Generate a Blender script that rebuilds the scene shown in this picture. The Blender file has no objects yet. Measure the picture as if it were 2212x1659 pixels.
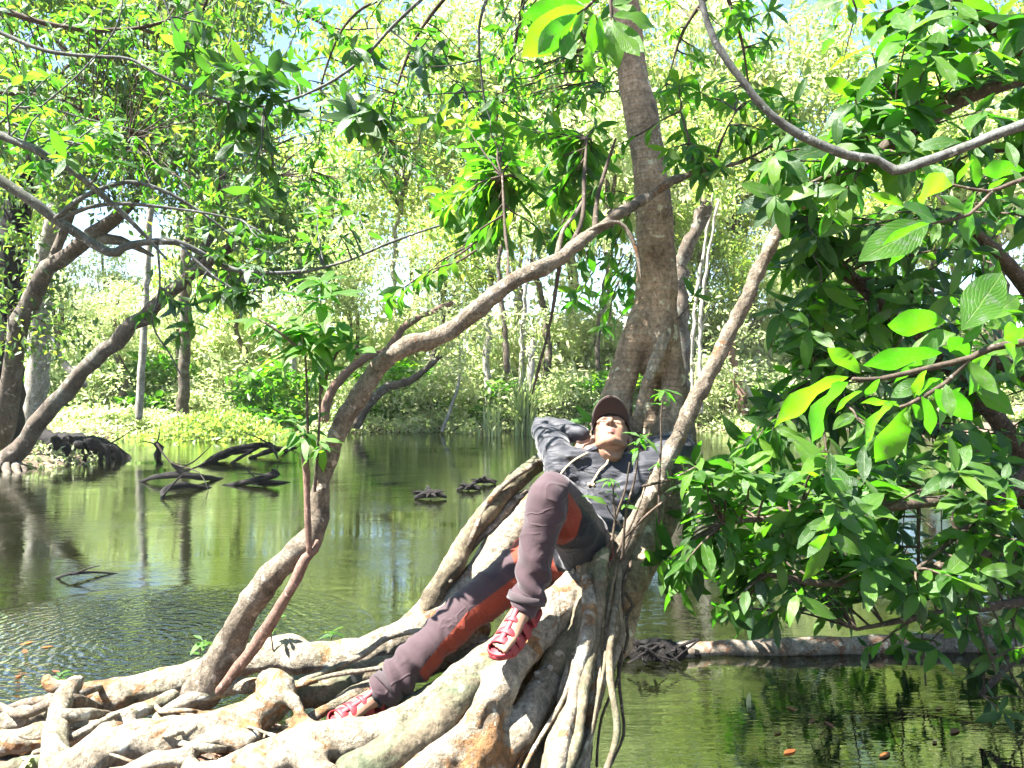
import bpy, bmesh, math, random
import numpy as np
from mathutils import Vector, Matrix, noise

# ------------------------------------------------------------------ camera, sky, sun, exposure
scene = bpy.context.scene
CAM_H = 1.6
cam_data = bpy.data.cameras.new('camera')
cam_data.sensor_width = 36.0
cam_data.lens = 18.0 / math.tan(math.radians(32.5))
cam_data.clip_start = 0.05
cam_data.clip_end = 2000
cam = bpy.data.objects.new('camera', cam_data)
scene.collection.objects.link(cam)
cam.location = (0, 0, CAM_H)
cam.rotation_euler = (math.radians(90), 0, 0)
scene.camera = cam

TO_SUN = Vector((-0.50, -0.15, 0.85)).normalized()
SUN_EL = math.asin(TO_SUN.z)
SUN_AZ = math.atan2(TO_SUN.x, TO_SUN.y)
world = bpy.data.worlds.new('World')
scene.world = world
world.use_nodes = True
wn = world.node_tree.nodes
sky = wn.new('ShaderNodeTexSky')
sky.sky_type = 'NISHITA'
sky.sun_disc = False
sky.sun_elevation = SUN_EL
sky.sun_rotation = SUN_AZ
sky.air_density = 1.0
sky.dust_density = 0.25
sky.ozone_density = 2.0
bg = wn['Background']
bg.inputs['Strength'].default_value = 0.05
world.node_tree.links.new(sky.outputs['Color'], bg.inputs['Color'])
sun_data = bpy.data.lights.new('sun', 'SUN')
sun_data.energy = 5.0
sun_data.angle = math.radians(0.6)
sun_data.color = (1.0, 0.975, 0.93)
sun = bpy.data.objects.new('sun', sun_data)
scene.collection.objects.link(sun)
sun.location = (-20, 10, 40)
sun.rotation_euler = TO_SUN.to_track_quat('Z', 'Y').to_euler()

vs = scene.view_settings
vs.view_transform = 'Standard'
vs.look = 'None'
vs.exposure = 3.05
vs.gamma = 1.0
vs.use_curve_mapping = False
cy = scene.cycles
cy.max_bounces = 8
cy.diffuse_bounces = 3
cy.glossy_bounces = 3
cy.transmission_bounces = 4
cy.transparent_max_bounces = 8
cy.volume_bounces = 0
cy.caustics_reflective = False
cy.caustics_refractive = False
cy.use_denoising = True
cy.use_adaptive_sampling = True
cy.adaptive_threshold = 0.015

# ------------------------------------------------------------------ helpers
C = scene.collection
FV = 1106.0 / math.tan(math.radians(32.5))      # focal length in units of a 2212 px wide picture


def P(u, v, d):
    """world point seen at (u, v) of a 2212 x 1659 frame at distance d along +Y"""
    return Vector(((u - 1106.0) / FV * d, d, CAM_H - (v - 829.5) / FV * d))


def PG(u, v, z):
    """the same, at height z instead of distance d"""
    return P(u, v, (CAM_H - z) * FV / (v - 829.5))


def seed(n):
    random.seed(n)
    return np.random.default_rng(n)


def tag(o, label=None, cat=None, group=None, kind=None):
    if label: o['label'] = label
    if cat: o['category'] = cat
    if group: o['group'] = group
    if kind: o['kind'] = kind
    return o


def thing(name, label, cat, loc, group=None):
    o = bpy.data.objects.new(name, None)
    o.empty_display_size = 0.1
    C.objects.link(o)
    o.location = loc
    return tag(o, label, cat, group)


def new_mesh(name, verts, faces, mat=None, smooth=True):
    """verts (n,3), faces (m,k) array with constant k, or list of arrays of different k"""
    verts = np.asarray(verts, dtype=np.float32)
    if not isinstance(faces, list):
        faces = [faces]
    faces = [np.asarray(f, dtype=np.int32) for f in faces if len(f)]
    me = bpy.data.meshes.new(name)
    me.vertices.add(len(verts))
    me.vertices.foreach_set('co', verts.ravel())
    nl = sum(f.size for f in faces)
    npoly = sum(len(f) for f in faces)
    me.loops.add(nl)
    me.polygons.add(npoly)
    li = np.concatenate([f.ravel() for f in faces])
    tot = np.concatenate([np.full(len(f), f.shape[1], dtype=np.int32) for f in faces])
    st = np.concatenate([[0], np.cumsum(tot)[:-1]]).astype(np.int32)
    me.loops.foreach_set('vertex_index', li)
    me.polygons.foreach_set('loop_start', st)
    me.polygons.foreach_set('loop_total', tot)
    if smooth:
        me.polygons.foreach_set('use_smooth', np.ones(npoly, dtype=bool))
    me.update(calc_edges=True)
    if mat is not None:
        me.materials.append(mat)
    return me


def obj(name, me, parent=None, loc=None):
    o = bpy.data.objects.new(name, me)
    C.objects.link(o)
    if parent is not None:
        o.parent = parent
    if loc is not None:
        o.location = loc
    return o


def crom(pts, rad, step):
    """Catmull-Rom through points (n,3) with radii (n,k)"""
    pts = np.array([list(p) for p in pts], dtype=float)
    rad = np.array(rad, dtype=float)
    if rad.ndim == 1:
        rad = rad[:, None]
    Pp = np.vstack([2 * pts[0] - pts[1], pts, 2 * pts[-1] - pts[-2]])
    op, orr = [], []
    for i in range(len(pts) - 1):
        p0, p1, p2, p3 = Pp[i:i + 4]
        n = max(2, int(np.linalg.norm(p2 - p1) / step))
        for k in range(n):
            t = k / n
            op.append(0.5 * (2 * p1 + (p2 - p0) * t + (2 * p0 - 5 * p1 + 4 * p2 - p3) * t * t + (3 * p1 - p0 - 3 * p2 + p3) * t ** 3))
            s = t * t * (3 - 2 * t)
            orr.append(rad[i] * (1 - s) + rad[i + 1] * s)
    op.append(pts[-1]); orr.append(rad[-1])
    return np.array(op), np.array(orr)


def tube(pts, rad, seg=10, step=None, bump=0.0, bscale=8.0, side=None, cap=True, sd=0, kink=0.0):
    """swept tube; rad scalar list or list of (ra, rb) with ra along `side`. returns verts, quads (capped with rounded ends)"""
    rad = np.array([[r, r] if np.isscalar(r) else list(r) for r in rad], dtype=float)
    if step is None:
        step = max(0.02, rad.mean() * 1.2)
    p, r = crom(pts, rad, step)
    if kink:
        nn = np.array([noise.noise_vector(Vector(q) * 3.1 + Vector((sd * 7.7, 0, 3))) for q in p])
        w = np.sin(np.linspace(0, math.pi, len(p)))[:, None] ** 0.5
        p = p + nn * kink * w
    n = len(p)
    tg = np.gradient(p, axis=0)
    tg /= np.linalg.norm(tg, axis=1)[:, None] + 1e-9
    if side is None:
        a = np.array([0, 0, 1.0]) if abs(tg[0][2]) < 0.9 else np.array([1.0, 0, 0])
        s = np.cross(tg[0], a)
    else:
        s = np.array(list(side), dtype=float)
    S = np.zeros_like(p)
    for i in range(n):
        if side is not None:
            s = np.array(list(side), dtype=float)
        s = s - tg[i] * s.dot(tg[i])
        s /= np.linalg.norm(s) + 1e-9
        S[i] = s
    B = np.cross(tg, S)
    if cap:
        def endcap(i, sg):
            rr = r[i].mean()
            q = []
            for a, f in ((0.55, 0.83), (0.9, 0.42), (1.0, 0.03)):
                q.append((p[i] + sg * tg[i] * rr * a, r[i] * f, S[i], B[i]))
            return q
        e0 = endcap(0, -1)[::-1]
        e1 = endcap(-1, 1)
        p = np.vstack([[q[0] for q in e0], p, [q[0] for q in e1]])
        r = np.vstack([[q[1] for q in e0], r, [q[1] for q in e1]])
        S = np.vstack([[q[2] for q in e0], S, [q[2] for q in e1]])
        B = np.vstack([[q[3] for q in e0], B, [q[3] for q in e1]])
        n = len(p)
    ang = np.linspace(0, 2 * math.pi, seg, endpoint=False)
    ca, sa = np.cos(ang), np.sin(ang)
    off = S[:, None, :] * (ca[None, :, None] * r[:, None, 0:1]) + B[:, None, :] * (sa[None, :, None] * r[:, None, 1:2])
    V = p[:, None, :] + off
    V = V.reshape(-1, 3)
    if bump:
        offn = off.reshape(-1, 3)
        ln = np.linalg.norm(offn, axis=1)[:, None] + 1e-9
        so = Vector((sd * 3.3, sd * 1.7, 0))
        dd = np.array([noise.fractal(Vector(q) * bscale + so, 1.0, 2.0, 3) for q in V])[:, None]
        V = V + offn / ln * dd * bump
    i = np.arange(n - 1)[:, None] * seg
    j = np.arange(seg)[None, :]
    j2 = (j + 1) % seg
    Q = np.stack([i + j, i + j2, i + seg + j2, i + seg + j], axis=-1).reshape(-1, 4)
    faces = [Q]
    if cap:
        faces.append(np.array([list(range(seg))[::-1]]))
        faces.append(np.array([[(n - 1) * seg + k for k in range(seg)]]))
    return V, faces


def merge(parts):
    vs_, fs = [], {}
    o = 0
    for v, f in parts:
        v = np.asarray(v)
        vs_.append(v)
        for a in (f if isinstance(f, list) else [f]):
            a = np.asarray(a)
            fs.setdefault(a.shape[1], []).append(a + o)
        o += len(v)
    return np.vstack(vs_), [np.vstack(x) for x in fs.values()]


def add_tube(name, pts, rad, mat, parent, **k):
    base = np.array(parent.location) if parent is not None and parent.type == 'EMPTY' else np.zeros(3)
    v, f = tube(pts, rad, **k)
    return obj(name, new_mesh(name, v - base, f, mat), parent)


def ellipsoid(c, r, axes=None, nu=16, nv=10):
    c = np.array(list(c)); r = np.array(r, dtype=float)
    A = np.eye(3) if axes is None else np.array([list(a) for a in axes])
    vs_ = []
    for i in range(nv + 1):
        th = math.pi * min(max(i / nv, 0.01), 0.99)
        for j in range(nu):
            ph = 2 * math.pi * j / nu
            vs_.append([math.sin(th) * math.cos(ph), math.sin(th) * math.sin(ph), math.cos(th)])
    v = (np.array(vs_) * r) @ A + c
    i = np.arange(nv)[:, None] * nu
    j = np.arange(nu)[None, :]
    j2 = (j + 1) % nu
    Q = np.stack([i + j, i + nu + j, i + nu + j2, i + j2], axis=-1).reshape(-1, 4)
    return v, [Q, np.array([list(range(nu))]), np.array([[nv * nu + k for k in range(nu)][::-1]])]


def fuse(name, parts, voxel, smooth=4, factor=0.5):
    """join overlapping closed shapes into one continuous skin"""
    v, f = merge(parts)
    me = new_mesh(name + '_tmp', v, f)
    o = bpy.data.objects.new(name + '_tmp', me)
    C.objects.link(o)
    m = o.modifiers.new('r', 'REMESH')
    m.mode = 'VOXEL'
    m.voxel_size = voxel
    m.use_smooth_shade = True
    if smooth:
        s = o.modifiers.new('s', 'SMOOTH')
        s.factor = factor
        s.iterations = smooth
    bpy.context.view_layer.update()
    dg = bpy.context.evaluated_depsgraph_get()
    out = bpy.data.meshes.new_from_object(o.evaluated_get(dg))
    out.name = name
    bpy.data.objects.remove(o)
    bpy.data.meshes.remove(me)
    out.polygons.foreach_set('use_smooth', np.ones(len(out.polygons), dtype=bool))
    return out


def get_co(me):
    a = np.zeros(len(me.vertices) * 3, dtype=np.float32)
    me.vertices.foreach_get('co', a)
    return a.reshape(-1, 3).astype(float)


def get_no(me):
    a = np.zeros(len(me.vertices) * 3, dtype=np.float32)
    me.vertices.foreach_get('normal', a)
    return a.reshape(-1, 3).astype(float)


def set_co(me, v):
    me.vertices.foreach_set('co', np.asarray(v, dtype=np.float32).ravel())
    me.update()


def attr(me, name, vals):
    a = me.attributes.new(name, 'FLOAT', 'POINT')
    a.data.foreach_set('value', np.asarray(vals, dtype=np.float32))


# ------------------------------------------------------------------ node materials
class NT:
    def __init__(s, name):
        s.m = bpy.data.materials.new(name)
        s.m.use_nodes = True
        s.t = s.m.node_tree
        s.p = s.t.nodes['Principled BSDF']
        s.out = s.t.nodes['Material Output']

    def n(s, typ, **k):
        nd = s.t.nodes.new('ShaderNode' + typ)
        for a, b in k.items():
            if a.startswith('_'):
                setattr(nd, a[1:], b)
            else:
                nd.inputs[a.replace('__', ' ')].default_value = b
        return nd

    def l(s, a, b):
        s.t.links.new(a, b)

    def coords(s, kind='Object', scale=(1, 1, 1)):
        tc = s.n('TexCoord')
        mp = s.n('Mapping')
        mp.inputs['Scale'].default_value = scale
        s.l(tc.outputs[kind], mp.inputs['Vector'])
        return mp.outputs['Vector']

    def noise(s, vec, scale, detail=5, rough=0.6, dist=0.0):
        nd = s.n('TexNoise')
        nd.inputs['Scale'].default_value = scale
        nd.inputs['Detail'].default_value = detail
        nd.inputs['Roughness'].default_value = rough
        nd.inputs['Distortion'].default_value = dist
        if vec is not None:
            s.l(vec, nd.inputs['Vector'])
        return nd.outputs['Fac']

    def ramp(s, fac, stops):
        r = s.n('ValToRGB')
        el = r.color_ramp.elements
        while len(el) < len(stops):
            el.new(0.5)
        for e, (p, c) in zip(el, stops):
            e.position = p
            e.color = (c, c, c, 1) if np.isscalar(c) else tuple(c) + (1,)
        s.l(fac, r.inputs['Fac'])
        return r.outputs['Color']

    def mix(s, fac, a, b, blend='MIX'):
        m = s.n('Mix')
        m.data_type = 'RGBA'
        m.blend_type = blend
        for sock, val in ((m.inputs[0], fac), (m.inputs[6], a), (m.inputs[7], b)):
            if isinstance(val, (int, float)):
                sock.default_value = val
            elif isinstance(val, tuple):
                sock.default_value = val + (1,)
            else:
                s.l(val, sock)
        return m.outputs[2]

    def math(s, op, a, b=None):
        m = s.n('Math')
        m.operation = op
        for sock, val in ((m.inputs[0], a), (m.inputs[1], b)):
            if val is None: continue
            if isinstance(val, (int, float)): sock.default_value = val
            else: s.l(val, sock)
        return m.outputs[0]

    def bump(s, height, strength, dist):
        b = s.n('Bump')
        b.inputs['Strength'].default_value = strength
        b.inputs['Distance'].default_value = dist
        s.l(height, b.inputs['Height'])
        s.l(b.outputs['Normal'], s.p.inputs['Normal'])
        return b


def creases(m, vec, scale, width):
    """height of thin creases in cloth"""
    n = m.noise(vec, scale, 2, 0.5, 1.4)
    a = m.math('SUBTRACT', 1.0, m.math('MINIMUM', m.math('MULTIPLY', m.math('ABSOLUTE', m.math('SUBTRACT', n, 0.5)), width), 1.0))
    return m.math('POWER', a, 1.6)


def bark(name, base, dark, green=None, orange=None, scale=1.0, rings=0.0, bstr=0.6, dist=0.01, gcov=0.5, ocov=0.6, lichen=0.6):
    m = NT(name)
    v = m.coords()
    n1 = m.noise(v, 6 * scale, 8, 0.65)
    col = m.ramp(n1, [(0.3, dark), (0.62, base)])
    if green:
        n2 = m.noise(v, 3.1 * scale, 6, 0.7, 0.6)
        col = m.mix(m.ramp(n2, [(gcov, 0.0), (gcov + 0.12, 0.8)]), col, green)
    if orange:
        v2 = m.coords(scale=(1, 1, 1.3))
        n3 = m.noise(v2, 4.3 * scale, 7, 0.7, 1.0)
        col = m.mix(m.ramp(n3, [(ocov, 0.0), (ocov + 0.05, 0.85)]), col, orange)
    fine = m.noise(v, 60 * scale, 4, 0.7)
    col = m.mix(0.75, col, m.ramp(fine, [(0.32, 0.30), (0.62, 1.0)]), 'MULTIPLY')
    mid = m.noise(m.coords(scale=(1, 1, .55)), 19 * scale, 6, 0.75, 0.8)
    col = m.mix(0.8, col, m.ramp(mid, [(0.36, 0.42), (0.6, 1.12)]), 'MULTIPLY')
    lich = m.noise(v, 13 * scale, 3, 0.5, 0.3)
    col = m.mix(m.math('MULTIPLY', m.ramp(lich, [(0.63, 0.0), (0.67, 1.0)]), lichen), col, tuple(min(.6, c * 1.5 + .08) for c in base))
    m.l(col, m.p.inputs['Base Color'])
    m.p.inputs['Roughness'].default_value = 0.85
    m.p.inputs['Specular IOR Level'].default_value = 0.25
    h = m.math('ADD', m.math('MULTIPLY', m.noise(v, 22 * scale, 8, 0.7), 0.8), m.math('MULTIPLY', fine, 0.45))
    if rings:
        vr = m.coords(scale=(0.25, 0.25, 1))
        w = m.n('TexWave')
        w.bands_direction = 'Z'
        w.inputs['Scale'].default_value = 9
        w.inputs['Distortion'].default_value = 3.5
        w.inputs['Detail'].default_value = 3
        m.l(vr, w.inputs['Vector'])
        ringv = m.math('POWER', w.outputs['Fac'], 6.0)
        h = m.math('ADD', h, m.math('MULTIPLY', ringv, rings))
    h = m.math('ADD', h, m.math('MULTIPLY', mid, 0.7))
    m.bump(h, bstr, dist)
    return m.m


def leafmat(name, stops, trans, tfac=0.45, rough=0.4, veins=0.0, spots=0.0, spec=0.5):
    """stops: list of (pos, colour) over a per-leaf random number; trans: list of the same for light passing through"""
    m = NT(name)
    at = m.n('Attribute')
    at.attribute_name = 'lv'
    oi = m.n('ObjectInfo')
    r = m.math('FRACT', m.math('ADD', at.outputs['Fac'], oi.outputs['Random']))
    col = m.ramp(r, stops)
    tr = m.ramp(r, trans)
    if veins or spots:
        uv0 = m.n('TexCoord').outputs['UV']
        wob = m.n('TexNoise'); wob.inputs['Scale'].default_value = 7.0; m.l(uv0, wob.inputs['Vector'])
        uvm = m.n('VectorMath'); uvm.operation = 'MULTIPLY_ADD'; m.l(wob.outputs['Color'], uvm.inputs[0]); uvm.inputs[1].default_value = (.10, .05, 0); m.l(uv0, uvm.inputs[2])
        uvs = m.n('VectorMath'); uvs.operation = 'SUBTRACT'; m.l(uvm.outputs[0], uvs.inputs[0]); uvs.inputs[1].default_value = (.05, .025, 0)
        uv = uvs.outputs[0]
        sp = m.n('SeparateXYZ')
        m.l(uv, sp.inputs[0])
        dv = m.math('ABSOLUTE', m.math('SUBTRACT', sp.outputs['Y'], 0.5))
        ph = m.math('ADD', m.math('MULTIPLY', sp.outputs['X'], 11.0), m.math('MULTIPLY', dv, -9.0))
        sv = m.math('ABSOLUTE', m.math('SUBTRACT', m.math('FRACT', ph), 0.5))
        rib = m.ramp(dv, [(0.012, 1.0), (0.035, 0.0)])
        side = m.ramp(sv, [(0.03, 0.7), (0.16, 0.0)])
        vein = m.mix(1.0, rib, side, 'LIGHTEN')
        vf = m.math('MULTIPLY', vein, veins)
        col = m.mix(vf, col, (0.20, 0.26, 0.07))
        tr = m.mix(m.math('MULTIPLY', vein, 0.5 * veins), tr, (0.10, 0.17, 0.01))
        if spots:
            vv = m.coords('Object', (1, 1, 1))
            oo = m.n('VectorMath'); oo.operation = 'ADD'; m.l(vv, oo.inputs[0]); m.l(oi.outputs['Location'], oo.inputs[1])
            sn = m.noise(oo.outputs[0], 7, 5, 0.75)
            sn2 = m.ramp(sn, [(0.52, 0.0), (0.66, spots)])
            col = m.mix(sn2, col, (0.22, 0.24, 0.20))
            tr = m.mix(sn2, tr, (0.10, 0.12, 0.02))
        hb = m.math('ADD', m.math('MULTIPLY', vein, -0.6), m.math('MULTIPLY', m.math('ABSOLUTE', m.math('SUBTRACT', sv, 0.25)), 0.6))
        m.bump(hb, 0.5, 0.003)
    m.l(col, m.p.inputs['Base Color'])
    m.p.inputs['Roughness'].default_value = rough
    m.p.inputs['Specular IOR Level'].default_value = spec
    t = m.n('BsdfTranslucent')
    m.l(tr, t.inputs['Color'])
    mx = m.n('MixShader')
    mx.inputs[0].default_value = tfac
    m.l(m.p.outputs[0], mx.inputs[1])
    m.l(t.outputs[0], mx.inputs[2])
    m.l(mx.outputs[0], m.out.inputs['Surface'])
    return m.m


def cloth(name, base, var=0.25, rough=0.85, weave=900, sheen=0.2):
    m = NT(name)
    v = m.coords()
    n1 = m.noise(v, 9, 5, 0.6)
    d = tuple(c * (1 - var) for c in base)
    b = tuple(min(1, c * (1 + var)) for c in base)
    m.l(m.ramp(n1, [(0.3, d), (0.7, b)]), m.p.inputs['Base Color'])
    m.p.inputs['Roughness'].default_value = rough
    m.p.inputs['Specular IOR Level'].default_value = 0.2
    m.p.inputs['Sheen Weight'].default_value = sheen
    m.bump(m.math('ADD', m.noise(v, weave, 2, 0.5), m.math('MULTIPLY', m.noise(v, 40, 4, 0.6), 2.0)), 0.35, 0.002)
    return m.m


def plain(name, base, rough=0.5, var=0.2, scale=30, bstr=0.2):
    m = NT(name)
    v = m.coords()
    n1 = m.noise(v, scale, 5, 0.6)
    d = tuple(c * (1 - var) for c in base)
    b = tuple(min(1, c * (1 + var)) for c in base)
    m.l(m.ramp(n1, [(0.3, d), (0.7, b)]), m.p.inputs['Base Color'])
    m.p.inputs['Roughness'].default_value = rough
    m.bump(n1, bstr, 0.002)
    return m.m


M = {}
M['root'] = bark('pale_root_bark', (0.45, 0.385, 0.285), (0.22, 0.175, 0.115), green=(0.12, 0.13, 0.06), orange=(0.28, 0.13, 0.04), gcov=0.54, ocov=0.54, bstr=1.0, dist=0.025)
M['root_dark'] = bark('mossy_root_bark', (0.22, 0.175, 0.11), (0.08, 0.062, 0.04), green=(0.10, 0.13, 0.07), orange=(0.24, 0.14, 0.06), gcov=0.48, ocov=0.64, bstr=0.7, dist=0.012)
M['trunk'] = bark('ringed_trunk_bark', (0.46, 0.335, 0.22), (0.22, 0.15, 0.095), green=(0.40, 0.36, 0.28), orange=None, gcov=0.55, rings=0.3, bstr=0.9, dist=0.012)
M['stem'] = bark('rough_stem_bark', (0.29, 0.235, 0.17), (0.09, 0.068, 0.046), green=(0.34, 0.34, 0.29), orange=(0.20, 0.10, 0.04), gcov=0.56, ocov=0.58, scale=1.7, rings=0.0, bstr=1.0, dist=0.016)
M['twig'] = bark('twig_bark', (0.11, 0.08, 0.055), (0.04, 0.03, 0.02), scale=4, bstr=0.4, dist=0.003)
M['greytwig'] = bark('blue_grey_branch_bark', (0.17, 0.175, 0.16), (0.055, 0.05, 0.042), green=(0.09, 0.095, 0.065), scale=3, bstr=0.5, dist=0.004)
M['fartrunk'] = bark('forest_trunk_bark', (0.14, 0.108, 0.078), (0.06, 0.045, 0.033), green=(0.20, 0.20, 0.16), scale=0.7, bstr=0.6, dist=0.02)
M['paletrunk'] = bark('pale_trunk_bark', (0.46, 0.42, 0.36), (0.26, 0.23, 0.18), green=(0.30, 0.30, 0.24), scale=0.7, bstr=0.5, dist=0.02)
M['wet'] = bark('wet_dead_wood', (0.014, 0.011, 0.010), (0.004, 0.0035, 0.0035), green=(0.026, 0.020, 0.016), scale=1.5, bstr=0.9, dist=0.02, lichen=.15)
M['log'] = bark('peeled_log_wood', (0.46, 0.38, 0.29), (0.20, 0.14, 0.10), orange=(0.30, 0.15, 0.08), ocov=0.55, scale=1.3, bstr=0.6, dist=0.012)
M['redstick'] = bark('red_brown_stick_bark', (0.25, 0.15, 0.11), (0.12, 0.07, 0.05), scale=3, bstr=0.8, dist=0.006)
# ------------------------------------------------------------------ ground, water
def sstep(a, b, x):
    t = np.clip((x - a) / (b - a), 0, 1)
    return t * t * (3 - 2 * t)


def ground_h(x, y):
    x = np.asarray(x, dtype=float); y = np.asarray(y, dtype=float)
    h = np.full(np.broadcast(x, y).shape, -0.40)
    wob = 0.6 * np.sin(x * 0.55 + 1) + 0.5 * np.sin(x * 1.3) + 0.35 * np.sin(x * 2.9 + 2)
    far = sstep(-1.5, 1.5, y - (26.5 + wob))
    h = np.maximum(h, -0.40 + far * (0.55 + 0.035 * np.clip(y - 27, 0, 60)))
    left = sstep(-2.5, 1.5, -12.0 - x + 0.8 * np.sin(y * 0.5)) * sstep(8, 12, y)
    h = np.maximum(h, -0.40 + left * 0.75)
    isl = 1 - sstep(0.6, 2.2, np.hypot(x + 9.9, (y - 16.4) * 0.8))
    h = np.maximum(h, -0.40 + isl * 0.6)
    right = sstep(-2, 2, x - (13 + np.sin(y * 0.4))) * sstep(5, 9, y)
    h = np.maximum(h, -0.40 + right * 0.8)
    rb = sstep(-0.5, 0.7, x - 3.0) * (1 - sstep(3.6, 5.0, y))
    h = np.maximum(h, -0.40 + rb * 0.75)
    near = (1 - sstep(1.5, 2.2, y))
    h = np.maximum(h, -0.40 + near * 0.65)
    mound = (1 - sstep(3.10, 3.50, y + 0.10 * np.sin(x * 2.2))) * (1 - sstep(-0.15, 0.50, x))
    h = np.maximum(h, -0.40 + mound * 0.64)
    return h


def warp_axis(lo, hi, n, centre, power):
    t = np.linspace(-1, 1, n)
    w = np.sign(t) * np.abs(t) ** power
    return np.where(w < 0, centre + (-w) * (lo - centre), centre + w * (hi - centre))


gx = np.sort(warp_axis(-160, 160, 260, 0.0, 2.4))
gy = np.sort(warp_axis(-40, 260, 300, 3.0, 2.6))
GX, GY = np.meshgrid(gx, gy)
GZ = ground_h(GX, GY)
rg = seed(3)
GZ = GZ + 0.02 * np.sin(GX * 7.3 + np.sin(GY * 3.1)) * np.sin(GY * 6.1 + GX) * (np.hypot(GX, GY) < 40)
gv = np.stack([GX, GY, GZ], -1).reshape(-1, 3)
nxg = len(gx)
ii = np.arange(len(gy) - 1)[:, None] * nxg
jj = np.arange(nxg - 1)[None, :]
gq = np.stack([ii + jj, ii + jj + 1, ii + nxg + jj + 1, ii + nxg + jj], -1).reshape(-1, 4)
m = NT('forest_soil')
v = m.coords()
n1 = m.noise(v, 3.0, 8, 0.7)
n2 = m.noise(v, 38.0, 5, 0.7, 0.5)
col = m.ramp(n1, [(0.3, (0.055, 0.04, 0.025)), (0.6, (0.12, 0.085, 0.055)), (0.75, (0.10, 0.10, 0.045))])
col = m.mix(m.ramp(n2, [(0.52, 0.0), (0.62, 0.7)]), col, (0.24, 0.15, 0.10))
m.l(col, m.p.inputs['Base Color'])
m.p.inputs['Roughness'].default_value = 0.95
m.bump(m.math('ADD', n2, m.noise(v, 90, 4, 0.7)), 0.8, 0.02)
M['soil'] = m.m
tag(obj('ground', new_mesh('ground', gv, gq, M['soil'])), kind='structure')

m = NT('pond_water')
v = m.coords()
v2 = m.coords(scale=(0.55, 2.2, 1))
rip = m.math('MULTIPLY', m.noise(v2, 5.0, 3, 0.5, 0.4), 1.0)
fine = m.noise(m.coords(scale=(1.2, 5.0, 1)), 9.0, 2, 0.5, 0.3)
big = m.noise(m.coords(scale=(0.12, 0.25, 1)), 1.5, 3, 0.5)
patch = m.ramp(m.noise(m.coords(scale=(0.35, 0.9, 1)), 1.0, 3, 0.6, 0.6), [(0.35, 0.12), (0.65, 1.0)])
# rings spreading from a disturbance near the left end of the roots
mp = m.n('Mapping')
tc = m.n('TexCoord')
m.l(tc.outputs['Object'], mp.inputs['Vector'])
mp.inputs['Location'].default_value = (2.35, -4.95, 0)
wv = m.n('TexWave')
wv.wave_type = 'RINGS'
wv.rings_direction = 'Z'
wv.inputs['Scale'].default_value = 4.2
wv.inputs['Distortion'].default_value = 7.0
wv.inputs['Detail'].default_value = 3
wv.inputs['Detail Scale'].default_value = 2.5
m.l(mp.outputs['Vector'], wv.inputs['Vector'])
ln = m.n('VectorMath')
ln.operation = 'LENGTH'
m.l(mp.outputs['Vector'], ln.inputs[0])
fall = m.math('POWER', m.math('SUBTRACT', 1.0, m.math('MINIMUM', m.math('DIVIDE', ln.outputs['Value'], 1.5), 1.0)), 0.8)
ring = m.math('MULTIPLY', m.math('MULTIPLY', wv.outputs['Fac'], fall), 1.2)
chop = m.math('MULTIPLY', m.math('MULTIPLY', m.noise(m.coords(scale=(1, 1.6, 1)), 8.0, 2, 0.5, 0.8), fall), 4.5)
hgt = m.math('ADD', m.math('ADD', m.math('MULTIPLY', m.math('MULTIPLY', rip, 0.32), patch), m.math('MULTIPLY', m.math('MULTIPLY', fine, 0.15), patch)), m.math('ADD', ring, chop))
hgt = m.math('ADD', hgt, m.math('MULTIPLY', big, 0.3))
bp = m.n('Bump')
bp.inputs['Strength'].default_value = 0.5
bp.inputs['Distance'].default_value = 0.02
m.l(hgt, bp.inputs['Height'])
fr = m.n('Fresnel')
fr.inputs['IOR'].default_value = 2.5
m.l(bp.outputs['Normal'], fr.inputs['Normal'])
gl = m.n('BsdfGlossy')
gl.inputs['Roughness'].default_value = 0.015
gl.inputs['Color'].default_value = (0.97, 1.0, 0.97, 1)
m.l(bp.outputs['Normal'], gl.inputs['Normal'])
tr = m.n('BsdfTransparent')
tr.inputs['Color'].default_value = (0.26, 0.20, 0.09, 1)
df = m.n('BsdfDiffuse')
df.inputs['Color'].default_value = (0.010, 0.012, 0.004, 1)
mx0 = m.n('MixShader')
mx0.inputs[0].default_value = 0.45
m.l(tr.outputs[0], mx0.inputs[1])
m.l(df.outputs[0], mx0.inputs[2])
mx = m.n('MixShader')
m.l(fr.outputs[0], mx.inputs[0])
m.l(mx0.outputs[0], mx.inputs[1])
m.l(gl.outputs[0], mx.inputs[2])
m.l(mx.outputs[0], m.out.inputs['Surface'])
m.t.nodes.remove(m.p)
M['water'] = m.m
wx = [-60, 60]; wy = [0.8, 60]
tag(obj('pond_water', new_mesh('pond_water', [(wx[0], wy[0], 0), (wx[1], wy[0], 0), (wx[1], wy[1], 0), (wx[0], wy[1], 0)], np.array([[0, 1, 2, 3]]), M['water'])), kind='structure')

# ------------------------------------------------------------------ the big tree with its roots
def nat(x, y): return x / 1.15732, y / 1.15732
def Z1(x, y, d): return P(*nat(1150 + x / 3.386, 950 + y / 3.386), d)
def Z2(x, y, d): return P(*nat(750 + x / 2.602, 1300 + y / 2.602), d)
def Z2g(x, y, z): return PG(*nat(750 + x / 2.602, 1300 + y / 2.602), z)
def Z3g(x, y, z): return PG(*nat(x / 2.602, 1300 + y / 2.602), z)
def Z3(x, y, d): return P(*nat(x / 2.602, 1300 + y / 2.602), d)


TD = 3.85
tree = thing('buttressed_tree', 'tall brown trunked tree with exposed tangled roots, the person lying against it', 'tree', P(1400, 900, TD) * 1.0)
tree.location.z = 0.0


def R(px, d): return px / 2 / FV * d


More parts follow.
